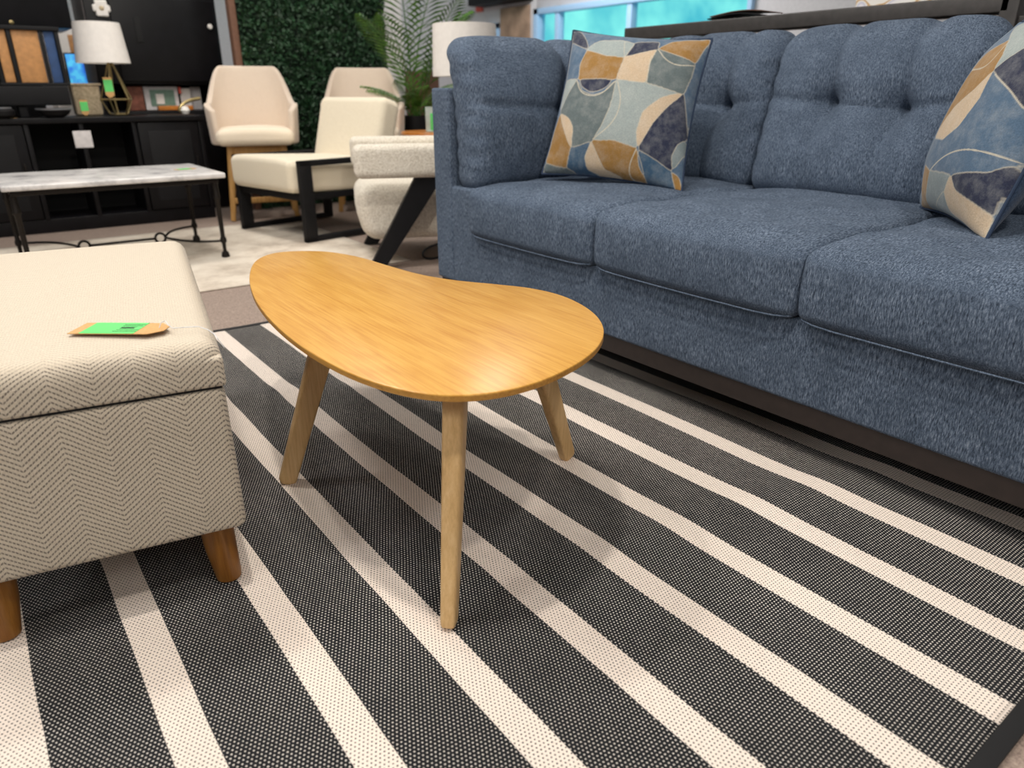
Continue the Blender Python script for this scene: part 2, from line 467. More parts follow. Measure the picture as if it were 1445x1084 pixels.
# ------------------------------------------------------------------ coffee table
OUT = [(0.637, 2.097), (0.703, 2.151), (0.791, 2.139), (0.869, 2.066), (0.908, 1.943), (0.913, 1.768), (0.926, 1.627), (0.972, 1.516), (1.03, 1.434), (1.087, 1.353), (1.102, 1.257), (1.084, 1.158), (1.043, 1.06), (0.99, 0.987), (0.916, 0.927), (0.851, 0.893), (0.773, 0.867), (0.702, 0.852), (0.641, 0.854), (0.593, 0.869), (0.557, 0.89), (0.527, 0.921), (0.499, 0.969), (0.478, 1.032), (0.462, 1.116), (0.454, 1.23), (0.458, 1.374), (0.473, 1.527), (0.504, 1.698), (0.55, 1.871)]
def smooth_closed(P, sub=8, it=2):
    P = np.array(P, float)
    for _ in range(it): P = .5 * P + .25 * np.roll(P, 1, 0) + .25 * np.roll(P, -1, 0) + 0
    out = []
    n = len(P)
    for i in range(n):
        p0, p1, p2, p3 = P[i - 1], P[i], P[(i + 1) % n], P[(i + 2) % n]
        for t in np.linspace(0, 1, sub, endpoint=False):
            out.append(.5 * ((2 * p1) + (-p0 + p2) * t + (2 * p0 - 5 * p1 + 4 * p2 - p3) * t * t + (-p0 + 3 * p1 - 3 * p2 + p3) * t ** 3))
    return np.array(out)
O0 = np.array([.78, 1.45])
def outline_solid(P, prof, c0, cz=0):
    """rings of the outline inset by d at height z"""
    tan = np.roll(P, -1, 0) - np.roll(P, 1, 0); tan /= np.linalg.norm(tan, axis=1, keepdims=True)
    nrm = np.stack([tan[:, 1], -tan[:, 0]], 1)
    if ((P - P.mean(0)) * nrm).sum() < 0: nrm = -nrm
    V = []; F = []; n = len(P)
    for d, z in prof:
        Q = P - nrm * d
        V += [(x - c0[0], y - c0[1], z) for x, y in Q]
    for k in range(len(prof) - 1):
        for i in range(n):
            j = (i + 1) % n
            F.append((k * n + i, k * n + j, (k + 1) * n + j, (k + 1) * n + i))
    F.append(tuple(range(n))); F.append(tuple((len(prof) - 1) * n + i for i in reversed(range(n))))
    return V, F
ct = empty('coffee_table', 'kidney shaped honey oak coffee table on three splayed legs', 'coffee table', (O0[0], O0[1], 0))
P = smooth_closed(OUT, 8, 1)
b = B(); b.add(*outline_solid(P, [(.0035, .4510), (.0008, .4502), (0, .449), (0, .4475)], O0)); b.build('tabletop', M['oak'], ct)
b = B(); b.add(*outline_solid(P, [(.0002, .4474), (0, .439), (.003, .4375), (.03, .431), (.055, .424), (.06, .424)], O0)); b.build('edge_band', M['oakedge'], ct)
def tleg(top, foot, axis):
    b = B()
    t = Vector((top[0] - O0[0], top[1] - O0[1], .428)); f = Vector((foot[0] - O0[0], foot[1] - O0[1], foot[2]))
    pts = [t.lerp(f, k) for k in (0, .25, .5, .75, .97, .99, 1)]
    rr = [.0235, .0222, .0205, .0185, .0168, .0158, .0138]
    b.tube(pts, rr, 24, True, (1.25, .86, axis, .42)); b.build('leg', M['leg'], ct)
tleg((.622, .985), (.533, .893, .003), (.7, .72, 0))
tleg((.640, 1.545), (.488, 1.572, .001), (1, -.2, 0))
tleg((.965, 1.215), (1.134, 1.252, .001), (1, .2, 0))

# ------------------------------------------------------------------ ottoman
ot = empty('storage_ottoman', 'cream storage ottoman bench with grey chevron weave and short wooden legs', 'ottoman', (.295 - .235 * .9824 + .52 * .1868, 1.222 + .235 * .1868 + .52 * .9824, 0), R(-10.8))
HX, HY = .235, .52
def body_fn(V):
    V = V.copy(); z = V[:, 2]
    return V
b = B(); b.rbox((0, 0, .278), (HX, HY, .145), .016, (6, 10, 4), 4); b.build('body', M['herring'], ot)
def lid_fn(V):
    V = V.copy(); t = (V[:, 2] > 0)
    c = (1 - (V[:, 0] / .25) ** 2) * (1 - (V[:, 1] / .54) ** 2)
    V[:, 2] += np.where(t, .012 * np.clip(c, 0, 1), 0)
    return V
b = B(); b; b.rbox((0, 0, .463), (HX + .004, HY + .004, .041), .034, (16, 24, 4), 6, lid_fn)
b.rbox((0, 0, .452), (HX + .0042, HY + .0042, .0275), .008, (6, 10, 3), 3); b.build('lid', M['herring'], ot)
b = B(); 
seam = [(HX + .002, HY + .002), (HX + .002, -HY - .002), (-HX - .002, -HY - .002), (-HX - .002, HY + .002)]
b.rbox((0, 0, .4225), (HX - .004, HY - .004, .003), .001, (1, 1, 1), 1); b.build('lid_gap', M['void'], ot)
for sx in (-1, 1):
    for sy in (-1, 1):
        b = B(); cx, cy = sx * (HX - .055), sy * (HY - .058)
        b.tube([(cx, cy, .14), (cx + sx * .003, cy + sy * .003, .07), (cx + sx * .008, cy + sy * .008, .012), (cx + sx * .008, cy + sy * .008, .004), (cx + sx * .008, cy + sy * .008, .001)], [.032, .029, .0245, .0235, .020], 24)
        b.build('leg', M['walnut'], ot)

def price_tag(loc, rz, L, W, label, tilt=None, string=None, textlines=True, th=.0012):
    """kraft tag, long axis local x, hole at +x"""
    t = empty('price_tag', label, 'price tag', loc, rz, None)
    if tilt is not None: t.rotation_euler = tilt
    h, w = L / 2, W / 2; ch = W * .32
    b = B(); b.prism([(-h, -w), (h - ch, -w), (h, -w + ch), (h, w - ch), (h - ch, w), (-h, w)], 0, th, 'z'); b.build('card', M['kraft'], t, False)
    b = B(); b.prism([(-h + L * .12, -w + .0005), (h - L * .28, -w + .0005), (h - L * .28, w - .0005), (-h + L * .12, w - .0005)], th, th + .0005, 'z'); st = b.build('sticker', M['green'], t, False)
    if textlines:
        b = B()
        for k, (a, e, y) in enumerate(((.0, .33, .62), (.02, .3, .38), (.05, .2, .14), (.07, .17, .02), (.05, .2, -.1), (.0, .33, -.34), (-.08, .33, -.6))):
            x0 = -h * .05 + h * a * .4; x1 = h * e + h * .1; hh = .0007 if k not in (3,) else .0016
            b.prism([(x0, y * w - hh), (x1, y * w - hh), (x1, y * w + hh), (x0, y * w + hh)], th + .0005, th + .0008, 'z')
        b.build('print', M['ink'], st, False)
    if string is not None:
        b = B(); b.tube(string, .0008, 6); b.build('string', M['string'], t)
    return t
# local frame of this tag: long axis roughly along the bench front
price_tag((.175, 1.366, .5150), R(-38), .158, .062, 'kraft price tag with green sticker lying on the chevron ottoman lid',
          string=[(.066, 0, .002), (.068, .006, .010), (.075, .008, .013), (.083, .000, .008), (.092, -.004, .003), (.11, .006, .0015), (.13, .012, .001), (.15, .004, -.002), (.165, -.008, -.006), (.172, -.014, -.012), (.180, -.010, -.030)])

# ------------------------------------------------------------------ sofa
sofa = empty('sofa', 'long blue chenille sofa with tufted back and plump seat cushions', 'sofa', (2.0815, 1.267, .0855)); sofa.scale = (.905, .905, .905)
SO = np.array([2.3, 1.4, 0])
def sb(name, x0, x1, y0, y1, z0, z1, r, mat=None, n=(6, 6, 6), k=4, fn=None):
    b = B(); c = np.array([(x0 + x1) / 2, (y0 + y1) / 2, (z0 + z1) / 2]) - SO
    b.rbox(c, ((x1 - x0) / 2, (y1 - y0) / 2, (z1 - z0) / 2), r, n, k, fn); return b.build(name, mat or M['chenille'], sofa)
YL, YR = 2.966, -.19
sb('base_rail', 1.80, 3.02, YR + .02, YL - .02, .004, .075, .004, M['plinth'])
for fx in (2.15, 2.90):
    for fy in (YR + .12, 1.39, YL - .12): sb('foot', fx - .035, fx + .035, fy - .035, fy + .035, -.0935, .006, .004, M['plinth'])
def base_fn(V):
    V = V.copy(); 
    f = V[:, 0] < 0
    V[:, 0] += np.where(f, -.004 * np.cos(V[:, 2] / .12 * 1.4), 0)
    return V
sb('seat_base', 1.794, 2.96, .10, 2.66, .065, .315, .012, n=(6, 20, 6), fn=base_fn)
def arm_shape(outer, inner_low, inner_top, name='arm'):
    s = -1 if outer > inner_low else 1
    y0, y1 = sorted((outer, inner_top)); sb(name, 1.79, 3.05, y0, y1, .065, .917, .012, n=(8, 3, 8))
    y0, y1 = sorted((inner_top, inner_low)); sb('arm_base', 1.793, 2.96, y0 - .006, y1 + .006, .066, .505, .012, n=(8, 3, 8))
arm_shape(YL, 2.655, 2.823)
arm_shape(YR, .105, -.03)
sb('back_frame', 2.95, 3.08, -.03, 2.823, .10, 1.02, .025, n=(4, 16, 8))

def gauss(a, s): return np.exp(-(a / s) ** 2)
def smoothstep(t): t = np.clip(t, 0, 1); return t * t * (3 - 2 * t)
def seat_fn(hx, hy, hz, seed):
    def fn(V):
        V = V.copy(); x, y, z = V[:, 0].copy(), V[:, 1].copy(), V[:, 2].copy()
        top = smoothstep((z + hz) / (2 * hz))
        u = x / hx; v = y / hy
        crown = (1 - np.abs(v) ** 4) * (1 - np.abs(u) ** 4)
        V[:, 2] += top * (.020 * crown)
        # front edge rolls over
        fr = np.clip(-(x + hx * .72) / (hx * .28), 0, 1)
        V[:, 2] -= top * .018 * fr ** 2
        V[:, 0] -= .012 * (1 - (z / hz) ** 2) * (u < -.5) * (1 - np.abs(v) ** 6)
        # underside of the front: slight sag
        V[:, 2] -= (1 - top) * .005 * (1 - v ** 2) * (u < -.4)
        V[:, 1] += .006 * np.sign(v) * (1 - (z / hz) ** 2) * (np.abs(v) > .8)
        V[:, 2] += top * .004 * np.sin(x * 13 + seed) * np.sin(y * 11 + seed * 2) + top * .002 * np.sin(x * 31 + seed * 3 + 5 * y)
        return V
    return fn
SY = [2.655, 1.857, 1.041, .105]
for i in range(3):
    y1, y0 = SY[i], SY[i + 1]
    hx, hy, hz = (2.95 - 1.762) / 2, (y1 - y0) / 2 - .001, .108
    o = sb('seat_cushion', 1.762, 2.95, y0 + .001, y1 - .001, .309, .525, .036, n=(34, 26, 6), k=6, fn=seat_fn(hx, hy, hz, i * 1.7))
    # welt along the lower edge
    b = B(); z = .327
    pts = [(2.2, y1 - .006, z), (1.80, y1 - .006, z - .004), (1.772, y1 - .02, z - .008), (1.760, y1 - .06, z - .012)] + [(1.754, y1 - t, z - .012 - .003 * (1 - ((t / (y1 - y0)) * 2 - 1) ** 2)) for t in np.linspace(.12, y1 - y0 - .12, 7)] + [(1.760, y0 + .06, z - .012), (1.772, y0 + .02, z - .008), (1.80, y0 + .006, z - .004), (2.2, y0 + .006, z)]
    b.tube([tuple(np.array(p) - SO + np.array([.0015, 0, 0])) for p in pts], .0026, 8); b.build('welt', M['chenille'], o)
def seg_d(px, pz, a, b2):
    a = np.array(a); b2 = np.array(b2); d = b2 - a; L2 = (d ** 2).sum() + 1e-12
    t = np.clip(((px - a[0]) * d[0] + (pz - a[1]) * d[1]) / L2, 0, 1)
    return np.hypot(px - a[0] - t * d[0], pz - a[1] - t * d[1]), t
def back_fn(hx, hy, hz, tufts, face, seed):
    """tufted pillow: face axis thin; w = along width, z = up"""
    def fn(V):
        V = V.copy()
        t, w = (V[:, 0], V[:, 1]) if face == 'x' else (V[:, 1], V[:, 0])
        ht, hw = (hx, hy) if face == 'x' else (hy, hx)
        t = t.copy(); w = w.copy(); z = V[:, 2].copy()
        sgn = -1.0
        front = smoothstep((-t / ht) * .5 + .5)
        u = w / hw; s = z / hz
        puff = (1 - np.abs(u) ** 3.5) * (1 - np.abs(s) ** 3.0)
        d = -.055 * puff * front
        for (tw, tz) in tufts:
            r = np.hypot(w - tw, z - tz)
            d += front * (.014 * gauss(r, .045) + .036 * gauss(r, .12))
            dd, q = seg_d(w, z, (tw, tz), (tw * 1.02 + .012, hz)); d += front * (.013 * gauss(dd, .011) + .020 * gauss(dd, .045))
            k1 = (tw + .030, tz - .13); k2 = (tw + .035, -hz)
            d1, q = seg_d(w, z, (tw, tz), k1); d2, q = seg_d(w, z, k1, k2); dd = np.minimum(d1, d2)
            d += front * (.011 * gauss(dd, .012) + .018 * gauss(dd, .050)) * (1 - .3 * smoothstep((tz - z) / .3))
        if len(tufts) > 1:
            for a, c in zip(tufts[:-1], tufts[1:]):
                dd, q = seg_d(w, z, a, c); d += front * (.007 * gauss(dd, .010) + .012 * gauss(dd, .05))
        e = (tufts[0][0], tufts[0][1]); dd, q = seg_d(w, z, e, (math.copysign(hw, e[0]) if len(tufts) > 1 else -hw, e[1] + .03)); d += front * .012 * gauss(dd, .02)
        e = (tufts[-1][0], tufts[-1][1]); dd, q = seg_d(w, z, e, (math.copysign(hw, e[0]) if len(tufts) > 1 else hw, e[1] + .02)); d += front * .012 * gauss(dd, .02)
        # small gathers at the side edge
        edge = smoothstep((np.abs(u) - .82) / .18)
        d += .006 * np.sin(z * 75 + seed) * edge * (np.abs(s) < .7)
        # top: lobes between the channels
        top = smoothstep((s - .6) / .4)
        lob = 0
        d += -.010 * np.abs(np.sin(3 * np.pi * (u + 1) / 2)) * front * (1 - np.abs(s) ** 4)
        for (tw, tz) in tufts: lob = lob + gauss(w - tw * 1.04, .035)
        dz = -.018 * lob * top - .030 * np.abs(u) ** 6 * top
        # lean backwards
        lean = (s + 1) * .5
        tt = t + d + (.155 * lean ** 1.1 - .035 if face == 'x' else .10 * lean ** 3)
        if face == 'x': V[:, 0] = tt
        else: V[:, 1] = tt
        V[:, 2] = z + dz
        return V
    return fn
BY = [2.62, 1.895, 1.09, .26]
for i in range(3):
    y1, y0 = BY[i], BY[i + 1]
    hx, hy, hz = .105, (y1 - y0) / 2 + .006, .325
    b = B(); c = np.array([2.80, (y0 + y1) / 2, .822]) - SO
    cw = hy * .36
    b.rbox(c, (hx, hy, hz), .085, (5, 76, 60), 7, back_fn(hx, hy, hz, [(-.160, .020), (.118, .040)], 'x', i + 1.0))
    b.build('back_cushion', M['chenille'], sofa)
# loose cushion leaning on the far arm (inner face looks along -y)
hx, hy, hz = .47, .085, .325
b = B(); c = np.array([2.275, 2.745, .805]) - SO
b.rbox(c, (hx, hy, hz), .075, (80, 5, 56), 7, back_fn(hx, hy, hz, [(.06, .02)], 'y', 1.4))
b.build('arm_cushion', M['chenille'], sofa)
c = np.array([2.275, .045, .805]) - SO
b = B(); b.rbox(c, (hx, hy, hz), .075, (20, 3, 20), 5); b.build('arm_cushion', M['chenille'], sofa)

# ------------------------------------------------------------------ throw pillows
def inside(px, py, poly):
    n = len(poly); r = np.zeros(px.shape, bool); j = n - 1
    for i in range(n):
        xi, yi = poly[i]; xj, yj = poly[j]
        c = ((yi > py) != (yj > py)) & (px < (xj - xi) * (py - yi) / (yj - yi + 1e-12) + xi)
        r ^= c; j = i
    return r
def pdist(px, py, pts, closed=True):
    d = np.full(px.shape, 9.0)
    m = len(pts)
    for i in range(m if closed else m - 1):
        dd, _ = seg_d(px, py, pts[i], pts[(i + 1) % m]); d = np.minimum(d, dd)
    return d
PC = dict(navy='#2c3145', blue='#4f657c', deep='#3a566f', lgrey='#939d9c', mgrey='#7c888a', dgrey='#5e696b', ochre='#94703e', beige='#bfaa90', line='#b9b2a2')
def smooth_line(p):
    P = np.array(p, float)
    for _ in range(3):
        Q = np.empty((2 * len(P), 2)); Q[0::2] = P * .75 + np.vstack([P[1:], P[-1:]]) * .25; Q[1::2] = P * .25 + np.vstack([P[1:], P[-1:]]) * .75
        P = np.vstack([P[:1], Q[:-2], P[-1:]])
    return [tuple(q) for q in P]
def cr(pts, closed=True, sub=5):
    P = np.array(pts, float); n = len(P); out = []
    return [tuple(p) for p in P]
def pillow(label, TL, TR, BR, BL, T, regions, lines, group, N=230, lw=.0034, back='#34425a', flip=1):
    TL, TR, BR, BL = map(Vector, (TL, TR, BR, BL))
    c = (TL + TR + BR + BL) / 4
    ex = ((TR + BR) - (TL + BL)).normalized(); ey = ((TL + TR) - (BL + BR)).normalized()
    nz = ex.cross(ey).normalized()
    root = empty('throw_pillow', label, 'pillow', c, 0, group)
    g = np.linspace(0, 1, N)
    U, Vv = np.meshgrid(g, g, indexing='ij')
    def arr(v): return np.array(v)[None, None, :]
    base = (arr(BL - c) * ((1 - U) * (1 - Vv))[..., None] + arr(BR - c) * (U * (1 - Vv))[..., None] + arr(TR - c) * (U * Vv)[..., None] + arr(TL - c) * ((1 - U) * Vv)[..., None])
    a = 2 * U - 1; bb = 2 * Vv - 1
    prof = np.clip((1 - np.abs(a) ** 2.6) * (1 - np.abs(bb) ** 2.6), 0, 1) ** .62
    # edges draw inward between the corners
    pin = .035
    base = base - arr(ex) * (a * (1 - bb ** 2) * pin * np.abs(a) ** 3)[..., None] * .5 - arr(ey) * (bb * (1 - a ** 2) * pin * np.abs(bb) ** 3)[..., None] * .5
    wr_ = .004 * np.sin(U * 31 + Vv * 7) * np.abs(a) ** 3 + .004 * np.sin(Vv * 27 + 2 * U) * np.abs(bb) ** 3
    front = base + arr(nz) * (T * prof + wr_ * (prof > .05))[..., None] * flip
    rear = base - arr(nz) * (T * .8 * prof)[..., None] * flip
    names = ['blue'] + [cn for cn, _ in regions]
    lab = np.zeros((N, N), int)
    for i, (cn, poly) in enumerate(regions): lab[inside(U, Vv, poly)] = i + 1
    def blur(A, r):
        for ax in (0, 1):
            Pd = np.pad(A, [(r + 1, r) if k == ax else (0, 0) for k in (0, 1)], mode='edge'); cs = np.cumsum(Pd, ax)
            n_ = A.shape[ax]; hi = np.take(cs, np.arange(n_) + 2 * r + 1, ax); lo = np.take(cs, np.arange(n_), ax); A = (hi - lo) / (2 * r + 1)
        return A
    def score(lb, r, it):
        out = []
        for i in range(len(names)):
            A = (lb == i).astype(float)
            for _ in range(it): A = blur(A, r)
            out.append(A)
        return np.array(out)
    lab = score(lab, 3, 2).argmax(0)
    sc2 = np.sort(score(lab, 1, 1), 0); marg = sc2[-1] - sc2[-2]
    pal = np.array([lin(PC[c_]) for c_ in names]); colr = pal[lab]
    done = np.full((N, N), 9.0)
    for ln in lines: done = np.minimum(done, pdist(U, Vv, smooth_line(ln), False))
    k = np.maximum(np.clip(1 - marg / .75, 0, 1) * .85, np.clip((lw * 1.3 - done) / (lw * .7), 0, 1))[..., None]
    colr = colr * (1 - k) + np.array(lin(PC['line'])) * k
    def side(P, name, mat, col=None):
        i = np.arange((N - 1) * N).reshape(N - 1, N)[:, :-1].ravel()
        F = np.stack([i, i + N, i + N + 1, i + 1], 1)
        me = bpy.data.meshes.new(name); me.from_pydata(P.reshape(-1, 3).tolist(), [], F.tolist()); me.update()
        o = bpy.data.objects.new(name, me); COL.objects.link(o); o.parent = root; me.materials.append(mat)
        me.polygons.foreach_set('use_smooth', [True] * len(me.polygons))
        if col is not None:
            at = me.color_attributes.new('pattern', 'FLOAT_COLOR', 'POINT'); at.data.foreach_set('color', col.reshape(-1))
        return o
    side(front, 'front_cover', M['patch'], colr)
    side(rear, 'back_cover', M['velvet'])
    edge = [base[i, 0] for i in range(0, N, 6)] + [base[N - 1, j] for j in range(0, N, 6)] + [base[i, N - 1] for i in range(N - 1, -1, -6)] + [base[0, j] for j in range(N - 1, -1, -6)]
    b = B(); b.tube([tuple(p) for p in edge] + [tuple(edge[0])], .0045, 8, False); b.build('piping', M['piping'], root)
    return root
M['patch'] = m_attr('patchwork_cloth')
M['velvet'] = m_boucle('navy_velvet', '#2b3a50', '#43566f', 200, .3)

#PAT>
P1_REG = [('navy', [(0.007, 0.96), (0.007, 1.0), (0.077, 0.987), (0.147, 0.913), (0.194, 0.836), (0.064, 0.876), (0.013, 0.9)]), ('blue', [(0.013, 0.906), (0.013, 0.906), (0.177, 0.829), (0.167, 0.719), (0.181, 0.619), (0.033, 0.629), (0.03, 0.686)]), ('lgrey', [(0.181, 0.826), (0.211, 0.876), (0.264, 0.91), (0.435, 0.926), (0.478, 0.776), (0.351, 0.779)]), ('lgrey', [(0.435, 0.926), (0.542, 0.886), (0.478, 0.776)]), ('navy', [(0.522, 0.913), (0.682, 0.933), (0.682, 0.863), (0.589, 0.823), (0.485, 0.773)]), ('ochre', [(0.184, 0.826), (0.351, 0.779), (0.482, 0.776), (0.468, 0.686), (0.462, 0.619), (0.177, 0.615), (0.157, 0.722)]), ('beige', [(0.482, 0.776), (0.589, 0.823), (0.679, 0.86), (0.662, 0.753), (0.666, 0.612), (0.562, 0.615), (0.465, 0.622)]), ('dgrey', [(0.686, 0.863), (0.823, 0.833), (0.943, 0.809), (0.95, 0.716), (0.93, 0.595), (0.839, 0.592), (0.669, 0.612), (0.662, 0.753)]), ('ochre', [(0.686, 0.863), (0.759, 0.943), (0.893, 0.983), (0.997, 0.997), (0.973, 0.913), (0.95, 0.809), (0.823, 0.833)]), ('blue', [(0.997, 0.997), (1.0, 1.0), (1.0, 0.742), (1.0, 0.324), (1.0, 0.0), (1.0, 0.331), (0.93, 0.592), (0.95, 0.716), (0.953, 0.813)]), ('lgrey', [(0.033, 0.622), (0.164, 0.612), (0.087, 0.502), (0.047, 0.411), (0.037, 0.448)]), ('navy', [(0.184, 0.612), (0.445, 0.615), (0.388, 0.548), (0.308, 0.522), (0.231, 0.555)]), ('dgrey', [(0.164, 0.612), (0.231, 0.532), (0.318, 0.502), (0.395, 0.528), (0.465, 0.619), (0.462, 0.441), (0.428, 0.318), (0.378, 0.217), (0.224, 0.164), (0.214, 0.308), (0.151, 0.365), (0.047, 0.408)]), ('lgrey', [(0.468, 0.619), (0.562, 0.615), (0.669, 0.612), (0.839, 0.592), (0.93, 0.595), (0.786, 0.535), (0.686, 0.431), (0.669, 0.301), (0.689, 0.201), (0.525, 0.231), (0.378, 0.217), (0.428, 0.318), (0.462, 0.441)]), ('beige', [(0.93, 0.595), (0.839, 0.565), (0.776, 0.528), (0.686, 0.431), (0.669, 0.301), (0.692, 0.201), (0.766, 0.368), (0.843, 0.495)]), ('navy', [(0.93, 0.595), (0.97, 0.472), (1.0, 0.331), (0.94, 0.274), (0.923, 0.194), (0.923, 0.104), (0.823, 0.147), (0.699, 0.194), (0.766, 0.368), (0.843, 0.495)]), ('ochre', [(0.05, 0.401), (0.03, 0.294), (0.023, 0.167), (0.013, 0.074), (0.107, 0.043), (0.197, 0.03), (0.217, 0.157), (0.154, 0.258)]), ('beige', [(0.05, 0.405), (0.171, 0.348), (0.221, 0.274), (0.224, 0.157), (0.154, 0.258)]), ('dgrey', [(0.013, 0.064), (0.107, 0.043), (0.197, 0.03), (0.268, 0.0), (0.164, 0.0), (0.007, 0.0)]), ('deep', [(0.217, 0.157), (0.301, 0.177), (0.371, 0.211), (0.331, 0.11), (0.351, 0.027), (0.458, 0.0), (0.281, 0.0), (0.197, 0.03)]), ('beige', [(0.371, 0.211), (0.331, 0.11), (0.351, 0.027), (0.448, 0.0), (0.609, 0.0), (0.475, 0.037)]), ('ochre', [(0.375, 0.214), (0.525, 0.231), (0.686, 0.197), (0.712, 0.087), (0.766, 0.0), (0.612, 0.0), (0.475, 0.043)]), ('deep', [(0.696, 0.194), (0.823, 0.147), (0.923, 0.104), (0.957, 0.0), (0.769, 0.0)]), ('ochre', [(0.923, 0.104), (0.98, 0.084), (1.0, 0.0), (0.957, 0.0)]), ('mgrey', [(0.933, 0.107), (0.916, 0.194), (0.946, 0.274), (1.0, 0.324), (0.997, 0.224)])]
P1_LIN = [[(0.689, 0.86), (0.759, 0.783), (0.846, 0.759), (0.943, 0.789)], [(0.475, 0.609), (0.535, 0.478), (0.508, 0.338), (0.381, 0.224)], [(0.686, 0.194), (0.645, 0.087), (0.656, 0.0), (0.732, 0.0)], [(0.164, 0.609), (0.217, 0.525), (0.314, 0.495), (0.395, 0.522), (0.458, 0.602)], [(0.659, 0.803), (0.672, 0.612)]]
P2_REG = [('mgrey', [(0.298, 0.739), (0.294, 0.786), (0.281, 0.886), (0.07, 0.997), (0.699, 0.957), (0.669, 0.953), (0.167, 0.98), (0.361, 0.826), (0.298, 0.756)]), ('navy', [(0.298, 0.722), (0.291, 0.839), (0.247, 0.936), (0.14, 0.993), (0.054, 0.997), (0.274, 0.906), (0.294, 0.799)]), ('blue', [(0.298, 0.716), (0.294, 0.799), (0.274, 0.906), (0.054, 0.997), (0.455, 0.896), (0.492, 0.833), (0.358, 0.776)]), ('ochre', [(0.298, 0.702), (0.334, 0.783), (0.482, 0.839), (0.602, 0.753), (0.629, 0.679), (0.548, 0.592), (0.398, 0.505), (0.291, 0.378), (0.294, 0.418), (0.298, 0.575)]), ('lgrey', [(0.482, 0.839), (0.134, 0.993), (0.699, 0.957), (0.853, 0.846), (0.739, 0.783), (0.625, 0.682), (0.602, 0.753)]), ('navy', [(0.625, 0.682), (0.736, 0.786), (0.853, 0.846), (1.0, 0.548), (1.0, 0.522), (0.93, 0.548), (0.823, 0.605)]), ('beige', [(0.629, 0.679), (0.659, 0.552), (0.599, 0.421), (0.468, 0.351), (0.301, 0.355), (0.291, 0.381), (0.398, 0.505), (0.548, 0.592)]), ('blue', [(0.629, 0.679), (0.823, 0.605), (0.93, 0.548), (1.0, 0.522), (1.0, 0.431), (0.997, 0.331), (0.923, 0.268), (0.712, 0.211), (0.411, 0.197), (0.274, 0.217), (0.318, 0.351), (0.468, 0.351), (0.599, 0.421), (0.659, 0.552)]), ('ochre', [(0.274, 0.217), (0.411, 0.197), (0.324, 0.087), (0.231, 0.0), (0.057, 0.0), (0.174, 0.074), (0.258, 0.181)]), ('mgrey', [(0.411, 0.197), (0.712, 0.211), (0.639, 0.13), (0.385, 0.003), (0.773, 0.01), (0.936, 0.003), (0.662, 0.007), (0.231, 0.0), (0.324, 0.087)]), ('mgrey', [(0.639, 0.13), (0.702, 0.06), (0.709, 0.017), (0.936, 0.003), (0.793, 0.01), (0.385, 0.003)]), ('navy', [(0.712, 0.211), (0.923, 0.268), (0.997, 0.328), (0.997, 0.234), (0.993, 0.107), (0.88, 0.13), (0.753, 0.151)]), ('beige', [(0.699, 0.207), (0.753, 0.151), (0.88, 0.13), (0.993, 0.104), (0.993, 0.0), (0.876, 0.01), (0.659, 0.033), (0.632, 0.117)])]
P2_LIN = [[(0.411, 0.197), (0.559, 0.274), (0.719, 0.328), (0.866, 0.344), (0.993, 0.341)], [(0.298, 0.692), (0.495, 0.689), (0.535, 0.753), (0.502, 0.829)], [(0.669, 0.662), (0.823, 0.609), (0.933, 0.545)]]
PATG = 'patchwork throw pillows on the blue sofa'
pillow('patchwork pillow in ochre, slate and navy propped in the far sofa corner', TL=(2.0543, 2.3168, 1.1217), TR=(2.2987, 1.8371, 1.0774), BR=(2.0905, 1.7421, 0.5652), BL=(1.8552, 2.2535, 0.6013), T=0.104075, regions=P1_REG, lines=P1_LIN, group=PATG)
pillow('patchwork pillow seen edge-on leaning on the nearest back cushion, cut by the frame', TL=(2.4616, 0.905, 1.081), TR=(2.0362, 0.5611, 1.081), BR=(1.9276, 0.6742, 0.5697), BL=(2.353, 1.0226, 0.5697), T=0.11765, regions=P2_REG, lines=P2_LIN, group=PATG)
#PAT<

#BG>
# ------------------------------------------------------------------ background furniture
def pbox(name, parent, x0, x1, y0, y1, z0, z1, mat, r=.004, n=(1, 1, 1), k=2, fn=None, rot=None):
    b = B(); h = ((x1 - x0) / 2, (y1 - y0) / 2, (z1 - z0) / 2)
    b.rbox(((x0 + x1) / 2, (y0 + y1) / 2, (z0 + z1) / 2), h, min(r, min(h) * .9), n, k, fn, rot); return b.build(name, M[mat] if isinstance(mat, str) else mat, parent)

# marble table
mt = empty('marble_table', 'low rectangular table with white marble top and dark iron legs on the pale rug', 'coffee table', (.70, 4.65, 0))
pbox('tabletop', mt, -.535, .525, -.36, .36, .452, .480, 'marble', .008)
pbox('apron', mt, -.50, .49, -.33, .33, .425, .451, 'iron', .004)
for sx in (-.49, .475):
    for sy in (-.30, .32):
        b = B(); b.lathe([(.016, .425), (.017, .36), (.020, .35), (.020, .34), (.014, .33), (.012, .12), (.018, .105), (.018, .09), (.011, .08), (.010, .035), (.018, .03), (.023, .012), (.023, .001)], (sx, sy, 0), 16)
        b.build('leg', M['iron'], mt)
b = B()
def arc(p0, p1, p2, n=9):
    p0, p1, p2 = map(Vector, (p0, p1, p2)); return [p0 * (1 - t) ** 2 + p1 * 2 * t * (1 - t) + p2 * t * t for t in [i / (n - 1) for i in range(n)]]
zz = .095
for s in (-1, 1):
    cx = .20 * s
    b.tube([(cx + .028 * math.cos(a), .01 + .0, zz + .028 * math.sin(a)) for a in [2 * math.pi * i / 16 for i in range(17)]], .007, 8)
    for sy in (-.30, .32): b.tube(arc((cx + s * .028, .01, zz), (cx + s * .10, sy * .95, zz), (.482 * s, sy, zz)), .007, 8)
b.tube([(-.172, .01, zz), (.172, .01, zz)], .007, 8)
b.build('stretcher', M['iron'], mt)
price_tag((1.10, 4.63, .481), R(12), .12, .06, 'green price tag lying on the white marble tabletop', textlines=False)

